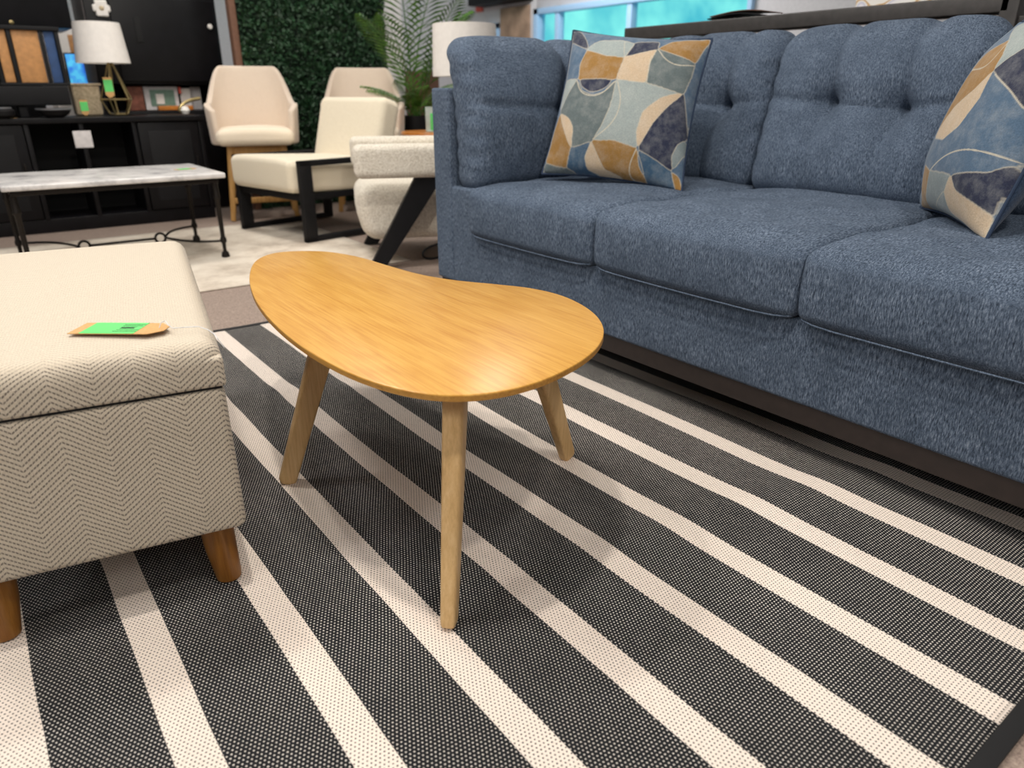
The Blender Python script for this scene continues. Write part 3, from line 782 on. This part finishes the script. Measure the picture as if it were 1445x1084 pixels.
# black media console
mc = empty('media_console', 'long low black media console with open middle shelf and panel doors', 'console', (.3, 6.12, 0))
pbox('top_board', mc, -1.3, 1.30, -.24, .24, .705, .742, 'black', .006)
pbox('bottom_board', mc, -1.27, 1.27, -.21, .22, -.007, .085, 'black')
pbox('back_panel', mc, -1.27, 1.27, .20, .222, .08, .71, 'void')
for x in (-1.27, -.48, .14, .46, .79, 1.24): pbox('upright', mc, x, x + .03, -.215, .20, .08, .706, 'black')
pbox('shelf', mc, .17, .79, -.19, .20, .36, .382, 'black')
for x0, x1 in ((-1.24, -.485), (-.45, .135), (.825, 1.235)):
    d = pbox('door', mc, x0, x1, -.222, -.200, .09, .70, 'black', .006)
    pbox('door_panel', d, x0 + .06, x1 - .06, -.226, -.221, .15, .64, 'black2', .003)
    pbox('door_handle', d, x1 - .045, x1 - .035, -.235, -.222, .36, .46, 'iron', .003)
lab = pbox('paper_notice', None, .715, .825, 5.8990, 5.9040, .545, .655, 'paper', .001); tag(lab, 'white paper notice hanging on the front of the black media console', 'notice')

# table lamp on the console
tl = empty('table_lamp', 'table lamp with white drum shade and brass geometric cage base on the console', 'lamp', (1.03, 6.08, .742))
b = B(); ring = [(.175, .345), (.145, .60)]
V = []; F = []
n = 40
for r_, z_ in ((.172, .345), (.146, .600), (.143, .600), (.169, .345)):
    for j in range(n): a = 2 * math.pi * j / n; V.append((r_ * math.cos(a) - .01, r_ * math.sin(a), z_))
for i in range(3):
    for j in range(n): F.append((i * n + j, i * n + (j + 1) % n, (i + 1) * n + (j + 1) % n, (i + 1) * n + j))
for j in range(n): F.append((3 * n + j, 3 * n + (j + 1) % n, (j + 1) % n, j))
b.add(V, F); b.build('lamp_shade', M['white'], tl)
b = B()
n = 5
for j in range(n):
    a = 2 * math.pi * j / n + .3; a2 = 2 * math.pi * (j + 1) / n + .3
    P = lambda r_, z_, q: (.03 + r_ * math.cos(q), r_ * math.sin(q), z_)
    b.tube([P(.012, .35, a), P(.105, .11, a), P(.06, .012, a)], .006, 6)
    b.tube([P(.06, .012, a), P(.06, .012, a2)], .006, 6); b.tube([P(.105, .11, a), P(.105, .11, a2)], .006, 6)
b.build('wire_base', M['gold'], tl)
b = B(); b.tube([(.03, 0, .33), (.02, 0, .42)], .008, 8); b.tube([(.02, 0, .42), (-.01, 0, .43), (.13, 0, .56)], .004, 6); b.build('stem', M['gold'], tl)

# black plinth box with lantern, dish and vase on the console
bxs = empty('display_riser', 'black display riser box standing at the left end of the console top', 'riser', (.42, 6.12, .742))
pbox('box', bxs, -.5, .34, -.13, .13, .075, .195, 'black2', .006)
for x in (-.45, -.12, .03): pbox('foot', bxs, x, x + .05, -.10, .10, .001, .075, 'black2')
for i, (x, l) in enumerate(((.52, 'shallow black dish with silver rim right under the riser'), (.34, 'round black pot with silver trim standing in front of the riser'))):
    t = empty('dish', l, 'dish', (x + .12 * (i == 0), 5.95 - .04 * i, .742))
    b = B(); b.lathe([(.05, .001), (.085, .02), (.105, .05), (.100, .052), (.08, .025), (.02, .012)] if i == 0 else [(.04, .001), (.075, .02), (.08, .045), (.06, .062), (.05, .058), (.02, .02)], (0, 0, 0), 28); b.build('bowl', M['black2'], t)
    b = B(); rr = .1025 if i == 0 else .058; zq = .052 if i == 0 else .062
    b.tube([(rr * math.cos(2 * math.pi * j / 24), rr * math.sin(2 * math.pi * j / 24), zq) for j in range(25)], .006, 6, False); b.build('rim', M['silver'], t)
la = empty('lantern', 'black framed lantern with tan wood panels standing on the black riser', 'lantern', (.59, 6.12, .938))
for x in (-.19, -.10, .08, .17): pbox('post', la, x - .012, x + .012, -.11, -.086, .001, .335, 'black2')
for x in (-.19, .17): pbox('post', la, x - .012, x + .012, .086, .11, .001, .335, 'black2')
pbox('cap', la, -.21, .19, -.12, .12, .335, .36, 'black2'); pbox('base', la, -.21, .19, -.12, .12, .001, .02, 'black2')
for x0, x1, m in ((-.175, -.115, 'pine'), (-.085, .065, 'pine'), (.095, .155, 'blue')): pbox('panel', la, x0, x1, -.095, -.088, .02, .335, m)
pbox('panel', la, .172, .18, -.085, .085, .02, .335, 'blue')
va = B(); va.lathe([(.05, .001), (.085, .03), (.10, .10), (.085, .20), (.05, .29), (.055, .33), (.045, .33), (.04, .28)], (.29, 6.12, .938), 28)
tag(va.build('vase', M['marble']), 'white mottled vase on the black riser beside the lantern', 'vase')
bk = empty('basket', 'beige woven basket on the console beside the brass lamp base', 'basket', (.885, 6.22, .742))
b = B(); b.rbox((0, 0, .105), (.085, .07, .104), .02, (2, 2, 2), 4, lambda V: V * np.stack([1 + .25 * (V[:, 2] + .1), 1 + .25 * (V[:, 2] + .1), np.ones(len(V))], 1)); b.build('body', M['basket'], bk)
b = B(); b.tube([(-.095, -.08, .208), (.095, -.08, .208), (.095, .08, .208), (-.095, .08, .208), (-.095, -.08, .208)], .008, 6); b.build('rim', M['basket'], bk)
price_tag((1.005, 5.98, .93), 0, .13, .055, 'green price tag hanging from the brass lamp base', tilt=(R(90), R(90), 0), textlines=False)
price_tag((.835, 6.02, .80), 0, .10, .05, 'green price tag on the console at the foot of the woven basket', tilt=(R(80), R(90), 0), textlines=False)
price_tag((.37, 5.93, .743), 0, .10, .05, 'green price tag lying flat at the left end of the console top', textlines=False)
br = empty('brass_ornament', 'curved brass ornament with its highlight modelled as a white bead at the console right end', 'ornament', (1.47, 6.02, .742))
b = B(); b.tube([(0, 0, .02)] + [(-.02 + .19 * (1 - math.cos(t)), 0, .02 + .095 * math.sin(t)) for t in [i * .16 for i in range(1, 10)]], .012, 8); b.build('arch', M['gold'], br)
b = B(); b.lathe([(.001, .001), (.022, .008), (.032, .032), (.022, .056), (.001, .064)], (.02, -.02, 0), 20); b.build('highlight_bead', M['highlight_bead'], br)  # white bead stands in for the bright highlight at the brass arc
# black wardrobe-like hutch behind the console
hu = empty('black_hutch', 'tall black wooden hutch with a panel door and open bay behind the console', 'cabinet', (1.48, 6.66, 0))
pbox('upper_case', hu, -.46, .46, -.24, .24, .955, 1.575, 'black', .006)
pbox('side_panel', hu, -.46, -.43, -.24, .24, -.007, .956, 'black'); pbox('side_panel', hu, .43, .46, -.24, .24, -.007, .956, 'black')
pbox('lower_case', hu, -.43, .43, -.24, .24, -.007, .765, 'black')
pbox('back_panel', hu, -.43, .43, .22, .24, .76, .957, 'black2')
d = pbox('door', hu, -.30, .44, -.262, -.238, .975, 1.555, 'black', .006)
b = B(); b.rbox((-.13, -.265, 1.33), (.022, .004, .085), .0035, (1, 1, 1), 2, lambda V: V); b.build('handle_slot', M['void'], d)
b = B(); b.lathe([(.001, 0), (.016, .003), (.02, .012), (.016, .02), (.001, .023)], (0, 0, 0), 16)
k_ = b.build('knob', M['white'], d); k_.location = (.39, -.262, 1.375); k_.rotation_euler = (R(90), 0, 0)
pbox('grey_side', hu, -.466, -.461, -.23, .23, .97, 1.56, 'grey')
fl = empty('white_flower_ornament', 'small white flower shaped ornament on the black hutch front above the lamp', 'ornament', (1.13, 6.404, 1.46))
b = B()
for j in range(6): a = j * math.pi / 3; b.rbox((.035 * math.cos(a), 0, .035 * math.sin(a)), (.024, .012, .024), .012, (1, 1, 1), 4)
b.build('petals', M['white'], fl)
b = B(); b.rbox((0, -.008, 0), (.015, .012, .015), .011, (1, 1, 1), 4); b.build('centre', M['basket'], fl)
def item(name, x0, x1, y0, y1, z0, z1, m, label, cat, grp=None):
    return tag(pbox(name, None, x0, x1, y0, y1, z0, z1, m), label, cat, grp)
item('box', 1.21, 1.32, 6.48, 6.60, .767, .94, 'terracotta', 'red brown box in the open bay of the hutch, leftmost', 'box')
pf = empty('picture_frame', 'white picture frame with sage green card in the hutch bay', 'picture frame', (1.46, 6.50, .767))
pbox('frame', pf, -.13, .12, 0, .02, .001, .175, 'paper'); pbox('card', pf, -.09, .09, -.004, 0, .03, .15, 'sage'); pbox('white_square', pf, -.05, .01, -.007, -.004, .045, .12, 'white')
item('greeting_card', 1.60, 1.68, 6.52, 6.53, .767, .93, 'white', 'white card with folded top standing right of the sage frame', 'card')
item('greeting_card', 1.69, 1.77, 6.56, 6.57, .767, .94, 'paper', 'pale card at the right end of the hutch bay', 'card')
item('red_ribbon', 1.585, 1.605, 6.488, 6.50, .89, .94, 'red', 'small red ribbon between the frame and the white card', 'ribbon')
item('wooden_tray', 1.40, 1.66, 6.425, 6.47, .767, .80, 'orange', 'orange brown wooden tray lying in front of the sage frame', 'tray')
# overhead black cabinet on a column, left
uc = empty('black_display_cabinet', 'black overhead display cabinet on a column above the lantern', 'cabinet', (.42, 6.62, 0))
pbox('upper_case', uc, -.9, .49, -.30, .25, 1.315, 2.2, 'black', .006); pbox('column', uc, -.25, .25, .0, .25, -.007, 1.316, 'black2')
b = B(); b.lathe([(.001, 0), (.012, .002), (.014, .01), (.001, .014)], (0, 0, 0), 14); k_ = b.build('knob', M['gold'], uc); k_.location = (.13, -.30, 1.335); k_.rotation_euler = (R(90), 0, 0)
# white cabinet and lit screen behind
wc = empty('white_bookcase', 'white bookcase seen between the lantern and the lamp shade', 'bookcase', (1.12, 7.6, 0))
pbox('case', wc, -.28, .34, -.15, .2, -.007, 1.42, 'white', .006); pbox('tan_back', wc, -.10, .06, -.156, -.15, 1.12, 1.34, 'pine'); pbox('shelf', wc, -.26, .32, -.17, -.15, 1.06, 1.085, 'paper')
sc_ = empty('tablet_screen', 'lit blue screen standing behind the woven basket', 'screen', (.99, 7.1, .72))
pbox('display', sc_, -.065, .065, -.012, -.008, .23, .46, 'screen', .001); pbox('casing', sc_, -.075, .075, -.008, .012, .22, .47, 'black2'); pbox('stand', sc_, -.02, .02, -.0, .02, -.72, .22, 'black2'); pbox('foot', sc_, -.12, .12, -.1, .1, -.727, -.71, 'black2')

# bar stools
def make_stool(label, loc, rz, grp):
    s = empty('bar_stool', label, 'bar stool', loc, rz, grp)
    n = 41; m = 14; V = []; F = []
    zs = .60
    for i in range(n):
        ph = R(-128) + R(256) * i / (n - 1)          # 0 = straight back (+y)
        ap = abs(ph)
        hgt = .23 + .26 * float(1 - smoothstep(np.array((ap - R(38)) / R(46)))) - .05 * max(0, (ap - R(100)) / R(28))
        for j in range(m):
            t = j / (m - 1)
            rx = .292 + .02 * t; ry = .265 + .04 * t
            q = .75
            sx = math.copysign(abs(math.sin(ph)) ** q, math.sin(ph)); cy = math.copysign(abs(math.cos(ph)) ** q, math.cos(ph))
            lean = .07 * t * t * (hgt / .49)
            wv = 1 - .14 * max(0, t - .45) * (1 if ap < R(95) else 0) * (hgt / .49)
            V.append((rx * sx * wv, ry * cy + lean - .02, zs - .06 + (hgt + .06) * t))
    for i in range(n - 1):
        for j in range(m - 1): F.append((i * m + j, (i + 1) * m + j, (i + 1) * m + j + 1, i * m + j + 1))
    b = B(); b.add(V, F); o = b.build('backrest', M['linen'], s)
    md = o.modifiers.new('thick', 'SOLIDIFY'); md.thickness = .045; md.offset = 0
    md = o.modifiers.new('soft', 'SUBSURF'); md.levels = 1; md.render_levels = 1
    def fn(V):
        V = V.copy(); V[:, 2] += .02 * (1 - (V[:, 0] / .3) ** 2) * (V[:, 2] > 0); return V
    pbox('seat', s, -.272, .272, -.29, .235, zs - .065, zs + .045, 'cream2', .05, (8, 8, 3), 5, fn)
    for sx in (-1, 1):
        for sy in (-1, 1):
            b = B(); b.tube([(sx * .185, sy * .17, zs - .07), (sx * .235, sy * .215, .0)], [.026, .018], 14, True, (1, .8, (1, 0, 0), .6)); b.build('leg', M['bark'], s)
    pbox('apron', s, -.18, .18, -.185, -.155, zs - .13, zs - .07, 'bark'); pbox('apron', s, -.18, .18, .155, .185, zs - .13, zs - .07, 'bark')
    pbox('footrest', s, -.22, .22, -.218, -.19, .125, .165, 'bark'); pbox('footrest', s, -.22, .22, .19, .218, .17, .20, 'bark')
    pbox('side_rail', s, -.225, -.2, -.2, .2, .16, .19, 'bark'); pbox('side_rail', s, .2, .225, -.2, .2, .16, .19, 'bark')
    return s
make_stool('bar stool with pinkish cream bucket seat and oak legs beside the console', (1.90, 5.74, 0), R(-18), 'bucket seat bar stools')
s2 = make_stool('bar stool with bucket back mostly hidden behind the cream armchair, before the hedge', (2.76, 5.63, 0), R(-27), 'bucket seat bar stools')

# cream armchair with black sled frame
a1 = empty('cream_armchair', 'cream upholstered armchair on a flat black metal sled frame with a tag', 'armchair', (1.635, 4.84, 0), R(12))
for sy in (-.385, .385):
    f = B(); w = .022
    for (x0, x1, z0, z1) in ((0, .085, .001, .505), (.70, .76, .001, .505), (0, .76, .001, .035), (0, .76, .47, .505)):
        f.rbox(((x0 + x1) / 2, sy, (z0 + z1) / 2), ((x1 - x0) / 2, w, (z1 - z0) / 2), .005, (1, 1, 1), 2)
    f.build('side_frame', M['black2'], a1)
pbox('seat_frame', a1, .02, .74, -.36, .36, .255, .295, 'black2')
def cush(V):
    V = V.copy(); V[:, 2] += .02 * (V[:, 2] > 0) * (1 - (V[:, 1] / .37) ** 4) ; V[:, 2] -= .05 * (V[:, 0] + .3); return V
pbox('seat_cushion', a1, -.05, .66, -.36, .36, .305, .50, 'cream', .045, (8, 8, 3), 5, cush)
b = B(); b.rbox((0, 0, 0), (.085, .365, .24), .05, (4, 8, 8), 5); o = b.build('back_cushion', M['cream'], a1); o.location = (.765, .02, .625); o.rotation_euler = (0, R(16), 0)
b = B(); b.tube([(-.088, -.25, -.10), (-.090, -.10, -.10)], .004, 6); o2 = b.build('seam', M['basket'], o)
tg = price_tag((2.395, 4.72, .715), 0, .13, .045, 'green price tag hanging on the cream armchair back cushion', textlines=False)
tg.rotation_euler = Matrix.Rotation(R(12), 3, 'Z').to_4x4().to_3x3().__matmul__(Matrix.Rotation(R(16), 3, 'Y') @ Matrix.Rotation(R(-90), 3, 'Y')).to_euler()
# boucle armchair with angled black legs
a2 = empty('boucle_armchair', 'white boucle armchair with block arms and angled black legs beside the sofa', 'armchair', (1.84, 3.90, 0), R(-24))
pbox('seat', a2, -.02, .70, -.27, .27, .13, .430, 'boucle', .075, (8, 8, 4), 6, lambda V: V + np.stack([.04 * (V[:, 2] < 0) * (V[:, 0] < 0) * (-V[:, 2] / .16), V[:, 0] * 0, V[:, 0] * 0], 1))
for sy in (-.36, .36):
    pbox('arm', a2, -.02, .78, sy - .065, sy + .065, .480, .650, 'boucle', .038, (8, 3, 3), 5)
    for nm, top, foot in (('leg', .34, .02), ('leg', .50, .82)):
        b = B(); b.prism([(top, .56), (top + .16, .56), (foot + .085, .001), (foot, .001)], sy - .03, sy + .03); b.build(nm, M['black2'], a2)
b = B(); b.rbox((0, 0, 0), (.09, .30, .26), .07, (4, 8, 8), 5); o = b.build('backrest', M['boucle'], a2); o.location = (.72, 0, .66); o.rotation_euler = (0, R(14), 0)

# side table, sign, palm, lamp
st_ = empty('side_table', 'round orange wood side table behind the boucle armchair', 'side table', (3.02, 4.98, .02))
b = B(); b.lathe([(.001, .575), (.24, .575), (.25, .58), (.25, .595), (.245, .602), (.001, .602)], (0, 0, 0), 48); b.build('tabletop', M['orange'], st_)
b = B(); b.lathe([(.03, .575), (.025, .05), (.13, .02), (.14, -.027), (.001, -.027)], (0, 0, 0), 24); b.build('pedestal', M['orange'], st_)
sg = empty('sign_holder', 'clear acrylic sign holder with a green card on the orange side table', 'sign holder', (3.02, 4.92, .623), R(-10))
pbox('holder', sg, -.095, .095, 0, .006, .001, .175, 'clear', .002); pbox('green_card', sg, -.06, .09, -.003, 0, .01, .13, 'green', .001); pbox('foot', sg, -.09, .09, -.03, .04, .001, .006, 'clear', .002)
pl = empty('potted_palm', 'tall potted palm in a black planter between the hedge wall and sofa', 'plant', (3.2, 5.55, 0))
b = B(); b.lathe([(.09, .001), (.11, .38), (.12, .72), (.11, .72), (.10, .66), (.001, .66)], (0, 0, 0), 28); b.build('planter', M['black2'], pl)
def frond(base, d, L, droop, up, nl=26, w=.16):
    d = Vector((math.cos(d), math.sin(d), 0)); pts = []
    for i in range(nl + 1):
        t = i / nl; pts.append(Vector(base) + d * (L * droop * t ** 1.5) + Vector((0, 0, 1)) * (L * up * (t - .45 * droop * t ** 3)))
    b = B(); b.tube(pts, [.006 * (1 - .75 * i / nl) + .001 for i in range(nl + 1)], 5)
    for i in range(int(nl * .28), nl + 1):
        t = i / nl; p = pts[i]; tn = (pts[min(i + 1, nl)] - pts[i - 1]).normalized()
        sd = tn.cross(Vector((0, 0, 1))); sd = sd.normalized() if sd.length > .05 else Vector((1, 0, 0))
        ll = w * (math.sin(math.pi * min(1, (t - .2) / .8 * .9 + .1)) + .25)
        for s in (-1, 1):
            dr = (sd * s * .8 + tn * .75).normalized(); e = p + dr * ll + Vector((0, 0, -.25 * ll)); mid = p.lerp(e, .45) + Vector((0, 0, .012)); nn = tn * .010
            b.add([p - nn * .3, mid - nn, e, mid + nn, mid + Vector((0, 0, .004))], [(0, 1, 4), (1, 2, 4), (2, 3, 4), (3, 0, 4)])
    return b.build('frond', M['palm'], pl, True, False)
for i in range(8): frond((random.uniform(-.05, .05), random.uniform(-.05, .05), .66), R(185 + i * 24) + random.uniform(-.1, .1), random.uniform(.95, 1.4), random.uniform(.35, .6), 1.0, 26, .22)
for i in range(9): frond((random.uniform(-.06, .06), random.uniform(-.06, .06), .66), R(165 + i * 24), random.uniform(.42, .6), random.uniform(.6, .85), .75, 18, .12)
wt = empty('end_table', 'small dark end table half hidden behind the sofa arm', 'end table', (3.0, 4.50, 0))
pbox('tabletop', wt, -.25, .25, -.2, .2, .56, .59, 'black')
for sx in (-.22, .22):
    for sy in (-.17, .17): pbox('leg', wt, sx - .02, sx + .02, sy - .02, sy + .02, -.007, .561, 'black')
wl = empty('drum_lamp', 'table lamp with large off-white drum shade rising behind the sofa arm', 'lamp', (3.0, 4.50, .591))
b = B(); V = []; F = []; n = 48
for r_, z_ in ((.225, .41), (.215, .735), (.211, .735), (.221, .41)):
    for j in range(n): a = 2 * math.pi * j / n; V.append((r_ * math.cos(a), r_ * math.sin(a), z_))
for i in range(3):
    for j in range(n): F.append((i * n + j, i * n + (j + 1) % n, (i + 1) * n + (j + 1) % n, (i + 1) * n + j))
for j in range(n): F.append((3 * n + j, 3 * n + (j + 1) % n, (j + 1) % n, j))
b.add(V, F); b.build('lamp_shade', M['white'], wl)
b = B(); b.lathe([(.001, .001), (.09, .001), (.09, .02), (.03, .04), (.07, .16), (.08, .24), (.03, .36), (.012, .40), (.012, .60), (.001, .60)], (0, 0, 0), 28); b.build('base', M['gold'], wl)

# hedge wall
hw = empty('hedge_wall', 'artificial green boxwood hedge panel standing behind the chairs', 'hedge', (2.62, 6.15, 0))
pbox('backing', hw, -.62, .62, -.02, .06, -.007, 2.6, 'hedge_back')
b = B(); N = 19500
px_ = rng.uniform(-.62, .62, N); pz_ = rng.uniform(0, 2.6, N); py_ = -.02 - rng.uniform(0, .07, N)
A = rng.normal(size=(N, 3)); A[:, 1] = -abs(A[:, 1]) - .3; A /= np.linalg.norm(A, axis=1, keepdims=True)
Bv = np.cross(A, rng.normal(size=(N, 3))); Bv /= np.linalg.norm(Bv, axis=1, keepdims=True); Cv = np.cross(A, Bv)
sz = rng.uniform(.012, .022, N)[:, None]
c = np.stack([px_, py_, pz_], 1)
VV = np.stack([c - Bv * sz, c + Cv * sz * .6 , c + Bv * sz, c - Cv * sz * .6], 1).reshape(-1, 3)
VV[:, 2] = np.maximum(VV[:, 2], 0.001)
b.v = [tuple(map(float, p)) for p in VV]; b.f = [(4 * i, 4 * i + 1, 4 * i + 2, 4 * i + 3) for i in range(N)]
b.build('leaves', M['hedge'], hw, False, False)
struct(pbox('trim_1', None, 1.945, 1.995, 6.10, 6.18, -.007, 2.6, 'trim'))
struct(pbox('trim_2', None, 3.25, 3.42, 6.10, 6.28, -.007, 2.6, 'wall'))

# black shelving frame behind the sofa
sf = empty('black_shelf_frame', 'black shelving frame with thick top rail standing behind the sofa', 'shelf', (3.35, 1.1, 0))
pbox('top_rail', sf, -.235, -.16, .10, 1.995, 1.163, 1.224, 'charcoal', .006)
pbox('shelf_board', sf, -.16, .21, .10, 1.995, 1.19, 1.22, 'charcoal')
for y in (.07, 1.93, -1.4): 
    pbox('post', sf, -.235, -.165, y, y + .06, -.007, 1.165 if y > 1 else 2.1, 'charcoal'); pbox('post', sf, .15, .21, y, y + .06, -.007, 1.19 if y > 1 else 2.1, 'charcoal')
pbox('top_rail', sf, -.235, -.16, -1.4, .13, 2.04, 2.1, 'charcoal'); pbox('lower_board', sf, -.22, .20, -1.38, 1.98, .55, .58, 'charcoal')
pbox('lower_board', sf, -.22, .20, -1.38, .07, 1.12, 1.15, 'charcoal'); pbox('back_panel', sf, .16, .18, .10, 1.93, .58, 1.14, 'charcoal')
cl = empty('folded_menu', 'thin dark folders lying on the black shelf rail behind the sofa', 'folder', (3.27, 2.42, 1.2255), R(4))
def wav(V): 
    V = V.copy(); V[:, 2] += .010 * np.cos(V[:, 1] * 14) * (abs(V[:, 0]) < 9); return V
b = B(); b.rbox((0, 0, .013), (.11, .15, .0022), .001, (4, 14, 1), 1, wav); b.build('cover', M['black2'], cl)
b = B(); b.rbox((.01, .01, .024), (.10, .14, .002), .001, (4, 14, 1), 1, lambda V: V + np.stack([V[:, 0] * 0, V[:, 0] * 0, .012 * np.cos(V[:, 1] * 11 + .4)], 1)); b.build('page', M['trim'], cl)
ar = empty('abstract_canvas', 'white canvas with gold and lavender swirls standing on the black shelf', 'painting', (3.50, 1.63, 1.222))
pbox('canvas', ar, -.012, .012, -.36, .36, .001, .62, 'art', .003)
# far wall pieces
item('wall_picture', 8.955, 8.995, 11.32, 12.20, 1.55, 2.36, 'tan_art', 'brown picture on the far wall left of the large window', 'picture')
struct(pbox('trim_3', None, 8.6, 8.998, 11.25, 12.75, 2.42, 2.75, 'black2'))
item('red_sign', 8.96, 8.99, 12.80, 13.02, 2.36, 2.6, 'red', 'small plain red sign high on the far wall', 'sign')
item('brown_cabinet', 4.55, 4.95, 8.0, 8.4, -.007, 1.13, 'trim', 'brown cabinet standing behind the palm fronds', 'cabinet')
cd = B(); cd.tube([(2.35 + .25 * math.cos(t), 3.75 + .18 * math.sin(t * 1.3), .0) for t in [i * .2 for i in range(22)]], .006, 6); tag(cd.build('power_cord', M['black2']), 'thin dark power cord lying on the floor under the boucle armchair', 'cord')

#BG<
# ------------------------------------------------------------------ camera + light
cam = bpy.data.cameras.new('camera'); co = bpy.data.objects.new('camera', cam); COL.objects.link(co)
pitch = math.atan((542 - 130) / 1005.0); yaw = math.atan((722.5 + 100) / (1005 / math.cos(pitch)))
co.location = (0, 0, .9); co.rotation_euler = Euler((math.pi / 2 - pitch, 0, -yaw), 'XYZ')
cam.sensor_width = 36; cam.sensor_fit = 'HORIZONTAL'; cam.lens = 1005 * 36 / 1445
cam.clip_start = .02; cam.clip_end = 200
cam.dof.use_dof = True; cam.dof.focus_distance = 1.6; cam.dof.aperture_fstop = cam.lens / 1000 / .0078
SC.camera = co

def lamp(loc, power, size=.1, color=(1, .93, .84), target=None, kind='AREA', spot=None):
    l = bpy.data.lights.new('ceiling_or_fill_light', kind); o = bpy.data.objects.new('ceiling_or_fill_light', l); COL.objects.link(o)
    o.location = loc; l.energy = power; l.color = color
    if kind == 'AREA': l.shape = 'DISK'; l.size = size
    else:
        l.shadow_soft_size = size
        if spot: l.spot_size = spot; l.spot_blend = .6
    if target is not None: o.rotation_euler = (Vector(target) - Vector(loc)).to_track_quat('-Z', 'Y').to_euler()
    return o
lamp((.40, 1.1, 3.6), 45, .16, (1, .93, .84), (.9, 1.2, 0))
lamp((.75, -.7, 3.6), 42, .2, (1, .92, .82), (1.1, .9, 0))
lamp((.20, 2.7, 3.6), 32, .2, (1, .95, .88), (.9, 1.6, 0))
lamp((-2.8, 1.2, 2.5), 38, .9, (1, .96, .92), (1.5, 1.4, .3))  # soft fill added at camera left to lift the sofa front
lamp((-.8, 3.0, 3.8), 45, .8, (1, .96, .92), (.3, 2, 0))
lamp((1.4, 4.6, 3.6), 46, .5, (1, .95, .88), (1.6, 5.0, 0))
lamp((3.2, 4.2, 3.6), 32, .5, (1, .95, .88), (2.6, 4.6, 0))
lamp((1.0, 7.2, 3.8), 60, 1.2, (1, .97, .93), (1.2, 9, 0))
lamp((6.5, 8.5, 3.9), 170, 2.0, (1, .98, .96), (8, 9, 0))
lamp((-.2, -2.2, 3.0), 30, 1.4, (1, .95, .89), (1.0, 1.6, .2))  # broad fill added behind the camera to brighten surfaces facing it

w = bpy.data.worlds.new('sky'); SC.world = w; w.use_nodes = True
t = w.node_tree; bg = t.nodes['Background']
tc = t.nodes.new('ShaderNodeTexCoord'); sp = t.nodes.new('ShaderNodeSeparateXYZ'); t.links.new(tc.outputs['Generated'], sp.inputs[0])
rp = t.nodes.new('ShaderNodeValToRGB'); e = rp.color_ramp.elements
e[0].position = .16; e[0].color = (1, 1, 1, 1); e[1].position = .3; e[1].color = (0, 0, 0, 1)
t.links.new(sp.outputs[2], rp.inputs[0])
nz = t.nodes.new('ShaderNodeTexNoise'); nz.inputs['Scale'].default_value = 30; nz.inputs['Detail'].default_value = 5
t.links.new(tc.outputs['Generated'], nz.inputs['Vector'])
r2 = t.nodes.new('ShaderNodeValToRGB'); e = r2.color_ramp.elements
e[0].position = .35; e[0].color = (.25, 1.5, 1.8, 1); e[1].position = .62; e[1].color = (.8, 2.6, 2.4, 1)
t.links.new(nz.outputs[0], r2.inputs[0])
mx = t.nodes.new('ShaderNodeMix'); mx.data_type = 'RGBA'
t.links.new(rp.outputs[0], mx.inputs[0]); mx.inputs[6].default_value = (.50, .49, .48, 1); t.links.new(r2.outputs[0], mx.inputs[7])
t.links.new(mx.outputs[2], bg.inputs[0]); bg.inputs[1].default_value = .40
SC.view_settings.view_transform = 'Standard'; SC.view_settings.look = 'None'; SC.view_settings.gamma = 1
SC.view_settings.use_curve_mapping = False; SC.view_settings.exposure = 0.0
